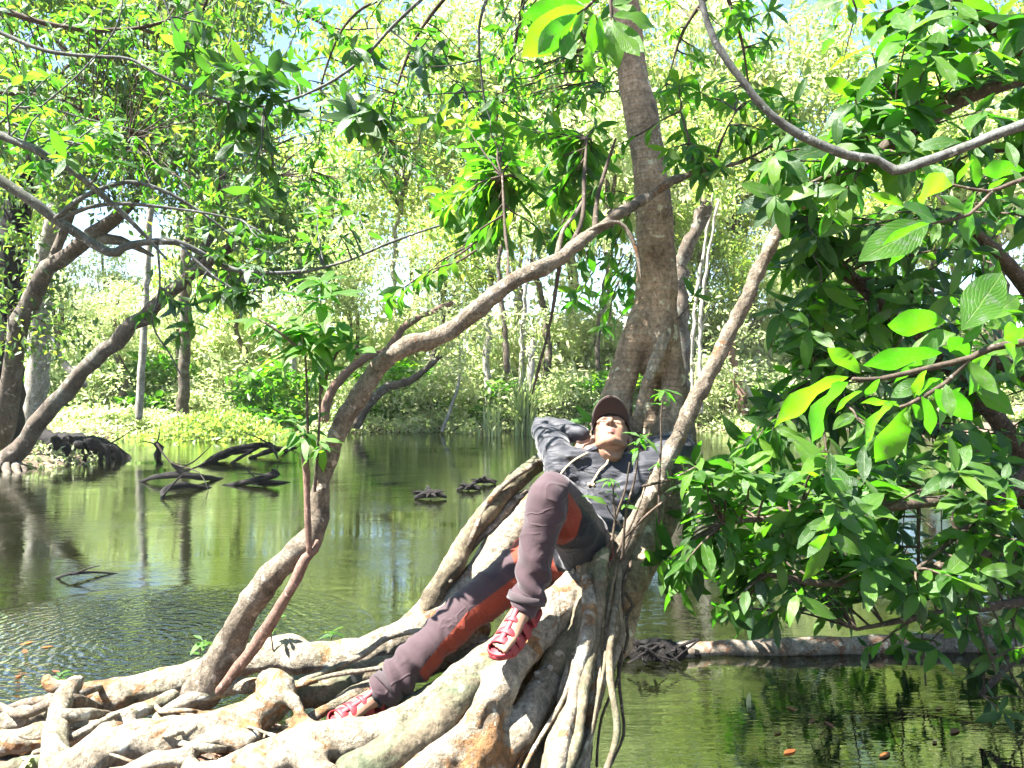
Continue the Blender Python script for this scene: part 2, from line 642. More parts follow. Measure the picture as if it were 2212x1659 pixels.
tparts = []
tparts.append(tube([P(1335, -330, TD), P(1345, -100, TD), P(1352, 30, TD), P(1364, 150, TD), P(1384, 250, TD), P(1398, 330, TD), P(1411, 450, TD), P(1417, 560, TD), P(1418, 650, TD), P(1415, 720, TD), P(1405, 790, TD)],
             [R(58, TD), R(62, TD), R(64, TD), R(67, TD), R(70, TD), R(74, TD), R(76, TD), R(82, TD), R(92, TD), R(98, TD), R(60, TD)], seg=20, step=0.03, bump=0.006, bscale=9))
# left buttress, running down behind the head and on as the sloping bed under the body
tparts.append(tube([P(1398, 650, TD), P(1368, 740, TD - .03), P(1340, 830, TD - .05), P(1318, 920, TD - .05), P(1300, 1010, TD - .1), P(1270, 1100, 3.60), P(1250, 1200, 3.42), P(1240, 1270, 3.25), P(1235, 1330, 3.1)],
             [R(50, TD), R(56, TD), R(66, TD), R(88, TD), (R(150, TD), R(110, TD)), (R(200, 3.6), R(100, 3.6)), (R(190, 3.4), R(120, 3.4)), (R(150, 3.3), R(120, 3.3)), R(90, 3.2)], seg=18, step=0.03, bump=0.01, bscale=6, side=(1, 0, 0)))
# twisted middle leg
tparts.append(tube([P(1442, 650, TD - .03), P(1432, 730, TD - .10), P(1408, 795, TD - .13), P(1385, 860, TD - .13), P(1378, 930, TD - .12), P(1385, 1010, TD - .1), P(1390, 1100, TD - .15)],
             [R(36, TD), R(34, TD), R(26, TD), R(22, TD), R(26, TD), R(36, TD), R(50, TD)], seg=12, step=0.025, bump=0.006))
# right legs
tparts.append(tube([P(1440, 640, TD), P(1450, 760, TD), P(1452, 840, TD), P(1447, 900, TD - .03), P(1425, 960, TD - .06), P(1405, 1060, TD - .15), P(1375, 1170, 3.45), P(1350, 1280, 3.2)],
             [R(44, TD), R(46, TD), R(46, TD), R(50, TD), R(60, TD), R(76, TD), R(90, 3.4), R(80, 3.2)], seg=14, step=0.03, bump=0.008))
tparts.append(tube([P(1452, 690, TD + .05), P(1462, 800, TD + .08), P(1476, 900, TD + .1), P(1480, 980, TD + .05), P(1452, 1080, TD - .1), P(1400, 1190, 3.6), P(1360, 1290, 3.4), P(1335, 1400, 3.2)],
             [R(30, TD), R(36, TD), R(44, TD), R(50, TD), R(60, TD), R(64, TD), R(60, 3.4), R(60, 3.2)], seg=12, step=0.03, bump=0.006))
tparts.append(tube([P(1425, 720, TD + .06), P(1418, 820, TD + .26), P(1415, 920, TD + .30), P(1415, 1030, TD + .25)], [R(40, TD), R(50, TD), R(70, TD), R(80, TD)], seg=12, step=.03, bump=.006))  # back of the trunk, filler added so the hollow looks dark
tme = fuse('trunk', tparts, 0.0085, 2)
v = get_co(tme); no = get_no(tme)
dd = np.array([noise.fractal(Vector((q[0] * 9, q[1] * 9, q[2] * 4)), 1.0, 2.0, 4) for q in v])
set_co(tme, v + no * dd[:, None] * 0.008 - np.array(tree.location))
tme.materials.append(M['trunk'])
obj('trunk', tme, tree)

RN = [0]
ROOTG = {}
def root(pts, rad, mat='root', seg=14, bump=0.012, step=None, kink=0.02, name='root', side=None):
    RN[0] += 1
    rad = [r_ * .88 if r_ > .03 else r_ for r_ in rad]
    if max(rad) >= .024 and name == 'root':
        mp_ = sum((Vector(p_) for p_ in pts), Vector()) / len(pts)
        key = ('bundle' if mp_.x > .08 else 'back' if mp_.y > 3.02 else 'mat', mat)
        ROOTG.setdefault(key, []).append(tube(pts, rad, seg=seg, bump=bump, step=step or .03, bscale=9, sd=RN[0], kink=kink, side=side))
        return None
    return add_tube(name, pts, rad, M[mat], tree, seg=seg, bump=bump, step=step or 0.03, bscale=9, sd=RN[0], kink=kink, side=side)


# dark arching root on the left of the person
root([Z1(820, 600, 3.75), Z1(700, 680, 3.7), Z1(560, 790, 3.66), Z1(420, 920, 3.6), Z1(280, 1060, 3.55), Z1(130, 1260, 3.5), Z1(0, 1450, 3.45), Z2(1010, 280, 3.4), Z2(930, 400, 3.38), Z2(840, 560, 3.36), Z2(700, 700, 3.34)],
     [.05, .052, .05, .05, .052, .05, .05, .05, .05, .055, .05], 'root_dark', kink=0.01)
root([Z1(760, 640, 3.68), Z1(600, 740, 3.6), Z1(430, 850, 3.55), Z1(300, 980, 3.52), Z1(200, 1130, 3.5), Z1(100, 1330, 3.45), Z1(-40, 1560, 3.42), Z2(980, 400, 3.35)],
     [.012, .013, .012, .014, .012, .012, .011, .01], 'stem', seg=8, bump=.003)
root([Z1(560, 960, 3.6), Z1(420, 1080, 3.56), Z1(300, 1230, 3.52), Z1(200, 1330, 3.5), Z1(60, 1480, 3.46), Z2(1000, 420, 3.4)], [.018, .02, .018, .018, .016, .012], 'stem', seg=8, bump=.004)
root([Z1(640, 1000, 3.6), Z1(520, 1090, 3.56), Z1(360, 1290, 3.53), Z1(250, 1420, 3.5), Z1(120, 1560, 3.45)], [.012, .014, .012, .012, .01], 'stem', seg=8, bump=.003)
# pale root that runs from under the thigh down to the mat and off to the left behind everything
root([Z2(1560, -120, 3.6), Z2(1400, 60, 3.55), Z2(1270, 210, 3.5), Z2(1150, 390, 3.45), Z2(1030, 520, 3.4), Z2(860, 650, 3.35), Z2(620, 790, 3.3), Z2(300, 880, 3.28), Z2(0, 890, 3.28), Z3(1900, 850, 3.30), Z3(1650, 890, 3.32), Z3(1400, 960, 3.33), Z3(1100, 1060, 3.30), Z3(800, 1130, 3.24), Z3(480, 1170, 3.18), Z3(200, 1290, 3.1), Z3(-150, 1400, 3.05)],
     [.08, .085, .085, .085, .08, .078, .078, .08, .085, .088, .078, .075, .075, .075, .07, .065, .06], seg=18, bump=.016, kink=0.02)
# a second one lying in front of it, below the outstretched leg
root([Z2(1000, 880, 3.12), Z2(760, 940, 3.1), Z2(480, 1000, 3.08), Z2(200, 1090, 3.06), Z2(-60, 1130, 3.05), Z3(1950, 1140, 3.04), Z3(1800, 1160, 3.02)], [.045, .06, .07, .075, .075, .07, .05], 'root_dark', seg=16, bump=.014)
root([Z2(1180, 700, 3.14), Z2(960, 860, 3.1), Z2(700, 1010, 3.03), Z2(470, 1110, 2.98), Z2(250, 1210, 2.93), Z2(0, 1330, 2.88)], [.05, .055, .05, .04, .03, .02], 'root', seg=14, bump=.01)
# rope thin roots lying over them
root([Z2(900, 720, 3.16), Z2(700, 730, 3.16), Z2(580, 760, 3.14), Z2(420, 870, 3.06), Z2(200, 980, 2.98), Z2(0, 1060, 2.94), Z3(2050, 1050, 2.92), Z3(1900, 1090, 2.92)], [.014, .014, .014, .013, .012, .011, .01, .01], seg=8, bump=.003)
root([Z2(620, 955, 2.98), Z2(400, 985, 2.95), Z2(200, 1010, 2.92), Z2(60, 1050, 2.9)], [.009, .009, .008, .008], seg=8, bump=.002)
# the great sunlit root from under the foot to the front left
root([Z2(2030, 160, 3.2), Z2(1900, 330, 3.1), Z2(1760, 500, 3.0), Z2(1600, 660, 2.92), Z2(1430, 830, 2.86), Z2(1240, 980, 2.80), Z2(1020, 1130, 2.74), Z2(760, 1300, 2.70), Z2(440, 1430, 2.64), Z2(120, 1480, 2.62), Z2(-250, 1590, 2.56), Z3(1700, 1680, 2.5)],
     [.07, .085, .085, .085, .085, .085, .085, .09, .09, .09, .085, .08], seg=22, bump=.02, kink=0.02)
root([Z2(1500, 840, 2.84), Z2(1340, 980, 2.76), Z2(1220, 1150, 2.70), Z2(1100, 1320, 2.64), Z2(960, 1480, 2.58), Z2(820, 1640, 2.52), Z2(650, 1800, 2.48)], [.06, .072, .075, .07, .07, .075, .07], seg=18, bump=.016)
root([Z2(1120, 1080, 2.70), Z2(980, 1220, 2.66), Z2(820, 1390, 2.60), Z2(600, 1520, 2.56), Z2(350, 1640, 2.52)], [.05, .07, .075, .075, .07], seg=16, bump=.014, mat='root_dark')
# roots right of the dark hollow
root([Z2(1830, 820, 2.98), Z2(1690, 960, 2.88), Z2(1580, 1110, 2.80), Z2(1480, 1280, 2.72), Z2(1380, 1440, 2.66), Z2(1270, 1640, 2.60), Z2(1200, 1800, 2.55)], [.03, .05, .062, .068, .066, .062, .06], seg=16, bump=.014)
root([Z2(1300, 1240, 2.66), Z2(1270, 1320, 2.62), Z2(1230, 1450, 2.60), Z2(1120, 1600, 2.56), Z2(1060, 1750, 2.52)], [.02, .035, .05, .06, .06], seg=14, bump=.012)
root([Z2(1290, 1190, 2.66), Z2(1225, 1185, 2.64), Z2(1190, 1240, 2.62), Z2(1160, 1330, 2.6)], [.018, .02, .018, .02], seg=10, bump=.005)
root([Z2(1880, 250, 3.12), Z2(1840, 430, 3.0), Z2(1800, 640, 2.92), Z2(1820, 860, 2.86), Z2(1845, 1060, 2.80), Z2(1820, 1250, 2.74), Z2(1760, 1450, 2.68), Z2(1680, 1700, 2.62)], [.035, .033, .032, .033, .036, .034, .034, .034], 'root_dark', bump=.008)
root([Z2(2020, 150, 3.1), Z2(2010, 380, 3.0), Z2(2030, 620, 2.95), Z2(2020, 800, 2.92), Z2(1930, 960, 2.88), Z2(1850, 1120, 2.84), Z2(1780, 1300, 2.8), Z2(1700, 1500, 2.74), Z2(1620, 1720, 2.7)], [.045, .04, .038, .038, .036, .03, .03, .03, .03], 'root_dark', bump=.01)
root([Z2(2060, 330, 3.02), Z2(2070, 560, 2.98), Z2(2075, 760, 2.96), Z2(2010, 900, 2.94), Z2(1930, 1050, 2.9), Z2(1880, 1300, 2.85), Z2(1850, 1500, 2.8), Z2(1830, 1750, 2.75)], [.03, .028, .027, .027, .026, .028, .03, .03], 'root', bump=.007)
root([Z2(1960, 280, 3.02), Z2(1930, 480, 2.96), Z2(1910, 640, 2.93), Z2(1860, 790, 2.9), Z2(1740, 880, 2.86), Z2(1620, 960, 2.83), Z2(1540, 1010, 2.8)], [.025, .022, .02, .022, .024, .022, .018], 'stem', seg=10, bump=.004)
root([Z2(1990, 520, 3.0), Z2(1960, 740, 2.97), Z2(1880, 830, 2.95), Z2(1960, 920, 2.93), Z2(2040, 960, 2.95)], [.012, .013, .012, .012, .01], 'stem', seg=8, bump=.003)
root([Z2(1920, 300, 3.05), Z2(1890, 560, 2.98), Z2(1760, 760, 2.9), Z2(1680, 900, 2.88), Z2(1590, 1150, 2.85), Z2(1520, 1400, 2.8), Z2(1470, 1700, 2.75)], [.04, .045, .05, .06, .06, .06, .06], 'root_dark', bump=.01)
# added filler roots, dark bark standing in for shade inside the hollow
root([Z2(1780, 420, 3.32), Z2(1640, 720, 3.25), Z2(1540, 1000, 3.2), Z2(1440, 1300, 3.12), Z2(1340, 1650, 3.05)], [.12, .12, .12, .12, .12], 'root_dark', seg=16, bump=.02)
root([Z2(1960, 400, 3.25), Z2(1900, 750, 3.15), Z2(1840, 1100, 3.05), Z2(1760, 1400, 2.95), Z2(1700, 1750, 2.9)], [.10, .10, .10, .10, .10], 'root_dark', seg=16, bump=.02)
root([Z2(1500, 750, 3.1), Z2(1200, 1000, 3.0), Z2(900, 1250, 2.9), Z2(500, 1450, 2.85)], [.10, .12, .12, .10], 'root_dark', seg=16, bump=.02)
root([Z2(1780, 920, 2.74), Z2(1710, 1130, 2.70), Z2(1610, 1340, 2.64), Z2(1480, 1580, 2.58), Z2(1430, 1700, 2.55)], [.008, .009, .008, .008, .007], 'root', seg=8, bump=.002)
# roots of the mat in the front left
root([Z3(-120, 1480, 2.95), Z3(150, 1440, 2.95), Z3(420, 1395, 2.97), Z3(650, 1370, 2.96), Z3(850, 1360, 2.92)], [.055, .058, .06, .06, .04], seg=16, bump=.012)
root([Z3(350, 1760, 2.52), Z3(520, 1640, 2.60), Z3(720, 1520, 2.68), Z3(950, 1450, 2.72), Z3(1200, 1400, 2.74), Z3(1430, 1350, 2.76), Z3(1620, 1270, 2.80), Z3(1760, 1170, 2.84), Z3(1840, 1090, 2.86)],
     [.09, .088, .085, .082, .08, .08, .08, .075, .055], seg=20, bump=.018)
root([Z3(1880, 1150, 2.84), Z3(1830, 1050, 2.86), Z3(1780, 1000, 2.88), Z3(1700, 1010, 2.90), Z3(1700, 1080, 2.88)], [.03, .032, .026, .022, .025], seg=12, bump=.008)
root([Z3(1830, 1120, 2.80), Z3(1900, 1200, 2.78), Z3(1950, 1310, 2.76), Z3(1990, 1400, 2.72)], [.028, .024, .02, .018], seg=10, bump=.005)
root([Z3(1040, 1290, 2.93), Z3(1180, 1200, 2.98), Z3(1350, 1120, 3.02), Z3(1520, 1085, 3.03), Z3(1690, 1080, 2.98)], [.03, .036, .038, .036, .03], seg=12, bump=.008)
root([Z3(680, 1330, 2.92), Z3(820, 1270, 2.95), Z3(980, 1210, 3.0), Z3(1120, 1150, 3.04)], [.03, .034, .034, .03], seg=12, bump=.008)
root([Z3(320, 1760, 2.48), Z3(325, 1600, 2.58), Z3(330, 1430, 2.70), Z3(370, 1260, 2.84), Z3(430, 1130, 2.98), Z3(490, 1060, 3.06)], [.04, .042, .036, .036, .042, .04], seg=14, bump=.008)
root([Z3(460, 1620, 2.6), Z3(415, 1500, 2.68), Z3(405, 1380, 2.76), Z3(430, 1310, 2.82), Z3(530, 1285, 2.86)], [.03, .03, .028, .024, .016], seg=10, bump=.006)
root([Z3(305, 1040, 3.02), Z3(345, 1075, 3.0), Z3(420, 1085, 3.02), Z3(500, 1070, 3.06)], [.022, .026, .03, .034], seg=12, bump=.006)
root([Z3(480, 1560, 2.62), Z3(600, 1450, 2.7), Z3(680, 1390, 2.76), Z3(760, 1360, 2.8)], [.04, .045, .045, .03], seg=12, bump=.01)
root([Z3(800, 1680, 2.5), Z3(1000, 1590, 2.56), Z3(1180, 1560, 2.58), Z3(1260, 1480, 2.64), Z3(1420, 1440, 2.68), Z3(1560, 1460, 2.68), Z3(1650, 1420, 2.7), Z3(1640, 1330, 2.74)], [.04, .036, .034, .034, .036, .04, .036, .03], seg=12, bump=.01)
root([Z3(1150, 1540, 2.60), Z3(1210, 1600, 2.56), Z3(1300, 1680, 2.5)], [.03, .036, .04], seg=12, bump=.008)
root([Z3(1440, 1600, 2.55), Z3(1600, 1530, 2.6), Z3(1750, 1470, 2.64), Z3(1900, 1380, 2.7), Z3(2040, 1330, 2.72), Z2(-100, 1300, 2.74), Z2(60, 1310, 2.74)], [.034, .034, .03, .03, .024, .02, .016], seg=12, bump=.007)
root([Z3(1700, 1660, 2.46), Z3(1900, 1540, 2.54), Z3(2100, 1500, 2.56), Z2(40, 1560, 2.52), Z2(200, 1680, 2.46)], [.05, .05, .045, .05, .05], seg=14, bump=.012)
root([Z3(-100, 1700, 2.62), Z3(120, 1620, 2.66), Z3(330, 1560, 2.7)], [.04, .04, .03], 'root_dark', seg=12)
# fine strands over the bundle below the person, and thin roots creeping over the mat
seed(5)
for k in range(15):
    x0 = random.uniform(1780, 2070); x1 = x0 - random.uniform(60, 420); d0 = 3.02 - .1 * random.random()
    pts = [Z2(x0, random.uniform(180, 420), d0)]
    for t_ in (.25, .5, .75, 1.0):
        pts.append(Z2(x0 + (x1 - x0) * t_ ** 1.3 + random.uniform(-40, 40), 350 + 1350 * t_, d0 - .42 * t_ + random.uniform(-.02, .03)))
    r_ = random.choice((.007, .012, .024, .026, .03))
    root(pts, [r_, r_ * 1.1, r_, r_ * .9, r_], random.choice(('root', 'root_dark')), seg=10, bump=.005, kink=.02)
for k in range(15):
    x0 = random.uniform(-50, 1600); y0 = random.uniform(1180, 1560); a = random.uniform(-.5, .25); ln = random.uniform(500, 1000)
    pts = [Z3g(x0 + ln * t_, y0 + ln * a * t_ + random.uniform(-30, 30), .40 + random.uniform(-.03, .05) - (.10 if t_ in (0, 1) else 0)) for t_ in (0, .33, .66, 1)]
    r_ = random.choice((.006, .009, .013, .018, .022))
    root(pts, [r_ * .6, r_, r_ * .9, r_ * .4], random.choice(('root', 'root', 'stem')), seg=8, bump=.004, kink=.04)
# hanging aerial roots on the right
for k, pts in enumerate([
    [(2130, 620, 3.0), (2100, 850, 2.96), (2085, 1050, 2.94), (2100, 1250, 2.92), (2110, 1400, 2.9), (2020, 1600, 2.86)],
    [(2150, 200, 3.05), (2140, 300, 3.02), (2090, 420, 3.0), (2085, 700, 2.97), (2070, 1000, 2.95), (1960, 1300, 2.9), (1930, 1600, 2.86)],
    [(2120, 480, 3.05), (2170, 560, 3.04), (2120, 640, 3.02), (2130, 760, 3.02), (2110, 860, 3.0)]]):
    root([Z2(*p) for p in pts], [.008, .008, .007, .006, .006, .005, .005][:len(pts)], 'twig', seg=6, bump=.001, name='aerial_root')

def loose(me):
    """the separate pieces of a mesh, each as a mesh of its own"""
    n = len(me.vertices)
    e = np.zeros(len(me.edges) * 2, dtype=np.int32)
    me.edges.foreach_get('vertices', e)
    e = e.reshape(-1, 2)
    lab = np.arange(n)
    while True:
        m_ = np.minimum(lab[e[:, 0]], lab[e[:, 1]])
        new = lab.copy()
        np.minimum.at(new, e[:, 0], m_); np.minimum.at(new, e[:, 1], m_)
        new = new[new]
        if (new == lab).all(): break
        lab = new
    ids, cnt = np.unique(lab, return_counts=True)
    if len(ids) == 1: return [me]
    li = np.zeros(len(me.loops), dtype=np.int32); me.loops.foreach_get('vertex_index', li)
    tot = np.zeros(len(me.polygons), dtype=np.int32); me.polygons.foreach_get('loop_total', tot)
    st = np.zeros(len(me.polygons), dtype=np.int32); me.polygons.foreach_get('loop_start', st)
    co = get_co(me)
    out = []
    for i, c in zip(ids, cnt):
        if c < 60: continue
        vi = np.where(lab == i)[0]
        mp_ = np.full(n, -1); mp_[vi] = np.arange(len(vi))
        fs = []
        for k in np.unique(tot):
            f = li[st[tot == k][:, None] + np.arange(k)[None]]
            f = f[lab[f[:, 0]] == i]
            if len(f): fs.append(mp_[f])
        out.append(new_mesh(me.name, co[vi], fs, me.materials[0]))
    return out


for (place, mt_), tb_ in ROOTG.items():
    rme = fuse('root', tb_, 0.011, 7)
    v = get_co(rme); no = get_no(rme)
    dd = np.array([noise.fractal(Vector(q) * 11, 1.0, 2.0, 4) + .6 * noise.noise(Vector(q) * 45) for q in v])
    set_co(rme, v + no * dd[:, None] * 0.0045 - np.array(tree.location))
    rme.materials.append(M[mt_])
    for piece in loose(rme):
        obj('root', piece, tree)
# ------------------------------------------------------------------ the person lying on the roots
def nrm(v):
    return Vector(v).normalized()


HC = Vector((0.427, 3.467, 1.371))                 # head centre
HU = nrm((0.10, 0.78, 0.60))                       # chin to crown
HF = Vector((-0.10, -0.62, 0.80)); HF = nrm(HF - HU * HF.dot(HU))
HX = HU.cross(HF)                                  # the person's left
HA = [HX, HF, HU]


def hd(x, f, u):
    return HC + HX * x + HF * f + HU * u


NECK = P(1304, 992, 3.47)
SR, SL = P(1212, 990, 3.44), P(1398, 1012, 3.44)   # shoulder joints: person's right is on the viewer's left
ER, EL = P(1168, 922, 3.66), P(1488, 952, 3.62)
WR, WL = P(1254, 938, 3.52), P(1392, 968, 3.56)
HIP = P(1248, 1196, 3.19)
HR, HL = P(1195, 1180, 3.24), P(1272, 1196, 3.10)
KR, KL = P(1003, 1326, 3.05), P(1192, 1052, 2.80)
AR, AL = P(838, 1484, 2.88), P(1138, 1292, 2.76)
TR, TL = P(728, 1528, 2.76), P(1078, 1366, 2.63)
CHEST = P(1285, 1060, 3.42)
WAIST = P(1262, 1140, 3.30)
SIDE = (SL - SR).normalized()

person = thing('person', 'person in dark long sleeved top, cap and red sandals lying back on the roots', 'person', HIP)
PB = np.array(person.location)


def hand(wrist, direction, palm_n, curl=0.5, flip=1):
    """palm plus five separate fingers; returns closed tubes"""
    d = nrm(direction); n = nrm(palm_n); n = nrm(n - d * n.dot(d)); s = d.cross(n) * flip
    out = [tube([wrist - d * 0.03, wrist + d * 0.01, wrist + d * 0.045, wrist + d * 0.085], [(.026, .02), (.03, .017), (.04, .016), (.042, .013)], seg=12, side=s)]
    for k, (off, ln, r) in enumerate(((-.031, .062, .0078), (-.011, .074, .0085), (.010, .080, .0088), (.031, .072, .0085))):
        p0 = wrist + d * 0.082 + s * off
        pts = [p0 - d * 0.01]
        q, a = p0, 0.15
        for seg_ in (0.45, 0.32, 0.26):
            dirv = nrm(d * math.cos(a) + n * math.sin(a) + s * off * 2.0)
            pts.append(q)
            q = q + dirv * ln * seg_
            a += curl
        pts.append(q)
        out.append(tube(pts, [r * 1.1, r * 1.1, r, r * .9, r * .75], seg=8, step=0.012))
    t0 = wrist + d * 0.025 + s * .03
    out.append(tube([t0, t0 + s * .025 + d * .02, t0 + s * .035 + d * .05 + n * .008, t0 + s * .036 + d * .072 + n * .014], [.013, .0115, .0095, .0075], seg=8, step=0.012))
    return out


def foot(ankle, toe, up):
    f = nrm(toe - ankle)
    u = Vector(up); u = nrm(u - f * u.dot(f)); s = f.cross(u)
    heel = ankle - f * 0.035 - u * 0.055
    out = [tube([ankle - f * .01 + u * 0.01, ankle, ankle - u * 0.035 + f * .005], [.032, .034, .036], seg=12),
           tube([heel + u * .02, heel + f * .05 + u * .032, heel + f * .11 + u * .028, heel + f * .17 + u * .015, heel + f * .20 + u * .011], [(.03, .03), (.034, .036), (.038, .03), (.043, .02), (.038, .014)], seg=14, side=s)]
    for off, ln, r in ((-.03, .048, .0125), (-.011, .046, .009), (.006, .042, .0085), (.021, .036, .008), (.034, .028, .0075)):
        b = heel + f * .19 + u * .010 + s * off
        out.append(tube([b - f * .02, b + f * ln * .5 + u * .003, b + f * ln], [r, r, r * .85], seg=8, step=.012))
    return out, heel, f, u, s


bp_ = []
# head
bp_ += [ellipsoid(hd(0, -.012, .028), (.076, .094, .088), HA, 24, 14),
        ellipsoid(hd(0, .022, -.028), (.067, .068, .082), HA, 24, 14),
        ellipsoid(hd(0, .064, -.094), (.027, .024, .021), HA),
        tube([hd(-.052, -.005, -.045), hd(-.040, .03, -.074), hd(-.014, .062, -.092)], [.020, .019, .018], seg=10),
        tube([hd(.052, -.005, -.045), hd(.040, .03, -.074), hd(.014, .062, -.092)], [.020, .019, .018], seg=10),
        tube([hd(0, .082, .028), hd(0, .094, .008), hd(0, .107, -.014), hd(0, .108, -.022)], [.008, .0085, .0125, .012], seg=10, step=.01),
        ellipsoid(hd(-.0135, .095, -.023), (.009, .012, .008), HA, 10, 8),
        ellipsoid(hd(.0135, .095, -.023), (.009, .012, .008), HA, 10, 8),
        tube([hd(-.024, .074, -.052), hd(-.010, .087, -.0485), hd(0, .0885, -.0505), hd(.010, .087, -.0485), hd(.024, .074, -.052)], [.004, .007, .0065, .007, .004], seg=8, step=.008),
        tube([hd(-.022, .072, -.060), hd(0, .0865, -.0655), hd(.022, .072, -.060)], [.004, .0085, .004], seg=8, step=.008),
        tube([hd(-.052, .062, .027), hd(-.028, .082, .032), hd(0, .082, .028), hd(.028, .082, .032), hd(.052, .062, .027)], [.009, .009, .008, .009, .009], seg=8, step=.01),
        ellipsoid(hd(-.040, .056, -.018), (.022, .024, .022), HA, 12, 8),
        ellipsoid(hd(.040, .056, -.018), (.022, .024, .022), HA, 12, 8),
        ellipsoid(hd(-.032, .069, .008), (.0165, .0115, .013), HA, 12, 8),
        ellipsoid(hd(.032, .069, .008), (.0165, .0115, .013), HA, 12, 8)]
for sx in (-1, 1):
    bp_.append(ellipsoid(hd(sx * .080, -.014, -.008), (.010, .018, .030), HA, 12, 10))
# neck, trunk, arms, legs
bp_.append(tube([hd(0, -.02, -.02), hd(0, -.012, -.075), NECK + Vector((0, .005, .01)), NECK + (CHEST - NECK) * .4], [(.056, .058), (.054, .056), (.06, .056), (.09, .06)], seg=18, side=SIDE))
bp_.append(tube([NECK + (CHEST - NECK) * .2, CHEST, WAIST, HIP], [(.14, .07), (.155, .09), (.135, .085), (.15, .09)], seg=20, side=SIDE))
for s_, e_, w_ in ((SR, ER, WR), (SL, EL, WL)):
    bp_.append(tube([NECK * .55 + s_ * .45, s_, s_ * .5 + e_ * .5, e_, e_ * .5 + w_ * .5, w_], [.05, .052, .042, .036, .034, .026], seg=14))
bp_ += hand(WR, hd(-.045, -.085, -.055) - WR, HF, .35, 1)
bp_ += hand(WL, hd(.045, -.085, -.055) - WL, HF, .35, -1)
for h_, k_, a_ in ((HR, KR, AR), (HL, KL, AL)):
    bp_.append(tube([HIP * .5 + h_ * .5, h_, h_ * .5 + k_ * .5, k_, k_ * .65 + a_ * .35, a_], [.085, .085, .07, .038, .036, .03], seg=16))
UPR = Vector((0.30, -0.20, 0.9)); UPL = Vector((-0.25, -0.5, 0.8))
fr_, heelR, fR, uR, sR = foot(AR, TR, UPR)
fl_, heelL, fL, uL, sL = foot(AL, TL, UPL)
bp_ += fr_ + fl_
bme = fuse('body', bp_, 0.0042, 4)
bco = get_co(bme)
loc = np.stack([(bco - np.array(HC)) @ np.array(a) for a in HA], 1)
x, f, u = loc[:, 0], loc[:, 1], loc[:, 2]
front = f > 0.05
lip = np.exp(-(((np.abs(x)) / .021) ** 4 + ((u + .0565 + 8 * x * x) / .0095) ** 4)) * front * (f > .062)
mouth = np.exp(-((x / .022) ** 4 + ((u + .0565 + 5 * x * x) / .0022) ** 2)) * front
brow = .6 * np.exp(-(((np.abs(x) - .030) / .016) ** 4 + ((u - .031 + 6 * (np.abs(x) - .03) ** 2) / .0045) ** 2)) * front
lash = .8 * np.exp(-(((np.abs(x) - .031) / .0125) ** 4 + ((u - .0005 - 12 * (np.abs(x) - .032) ** 2) / .0022) ** 2)) * front
nost = np.exp(-(((np.abs(x) - .008) / .0042) ** 2 + ((u + .031) / .005) ** 2)) * (f > .085)
attr(bme, 'lip', lip)
attr(bme, 'darkline', np.clip(brow * 1.0 + lash + nost * 1.0 + mouth * .9, 0, 1))
set_co(bme, bco - PB)
m = NT('skin')
v = m.coords()
c0 = m.ramp(m.noise(v, 14, 5, 0.6), [(0.3, (0.19, 0.098, 0.058)), (0.7, (0.25, 0.137, 0.085))])
a1 = m.n('Attribute'); a1.attribute_name = 'lip'
a2 = m.n('Attribute'); a2.attribute_name = 'darkline'
c0 = m.mix(m.math('MULTIPLY', a1.outputs['Fac'], 0.85), c0, (0.30, 0.10, 0.10))
c0 = m.mix(m.math('MULTIPLY', a2.outputs['Fac'], 0.85), c0, (0.03, 0.02, 0.016))
m.l(c0, m.p.inputs['Base Color'])
m.p.inputs['Roughness'].default_value = 0.5
m.p.inputs['Subsurface Weight'].default_value = 0.08
m.p.inputs['Subsurface Radius'].default_value = (0.02, 0.008, 0.004)
m.bump(m.noise(v, 400, 3, 0.6), 0.12, 0.001)
bme.materials.append(m.m)
obj('body', bme, person)

# hair: a close cap of hair over the back and sides of the skull
hme = fuse('hair', [ellipsoid(hd(0, -.030, .034), (.080, .086, .084), HA, 24, 14),
                    ellipsoid(hd(0, -.055, -.015), (.070, .055, .060), HA, 20, 12),
                    ellipsoid(hd(-.068, .004, .022), (.008, .016, .02), HA), ellipsoid(hd(.068, .004, .022), (.008, .016, .02), HA)], .005, 2)
v = get_co(hme)
set_co(hme, v + get_no(hme) * np.array([noise.noise(Vector(q) * 120) for q in v])[:, None] * .002 - PB)
hme.materials.append(plain('black_hair', (0.012, 0.010, 0.010), 0.5))
obj('hair', hme, person)

# cap: crown and visor
cap_mat = cloth('brown_cap_cloth', (0.042, 0.025, 0.020))
crown = fuse('crown', [ellipsoid(hd(0, -.016, .046), (.087, .103, .092), HA, 28, 16), tube([hd(-.08, .03, .05), hd(-.045, .085, .052), hd(0, .101, .052), hd(.045, .085, .052), hd(.08, .03, .05)], [.006] * 5, seg=8)], .006, 2)
v = get_co(crown)
lc = (v - np.array(HC)) @ np.array(HU)
lf = (v - np.array(HC)) @ np.array(HF)
cut = 0.046 + lf * 0.05
v = v + np.array(HU)[None] * np.maximum(cut - lc, 0)[:, None]
set_co(crown, v - PB)
crown.materials.append(cap_mat)
capo = obj('cap', crown, person)
capo['label'] = 'dark brown baseball cap'
obj('button', new_mesh('button', *(lambda a: (a[0] - PB, a[1]))(ellipsoid(hd(0, -.02, .139), (.008, .008, .005), HA, 10, 6)), cap_mat), capo)
NA, NR = 25, 8
vv, ff = [], []
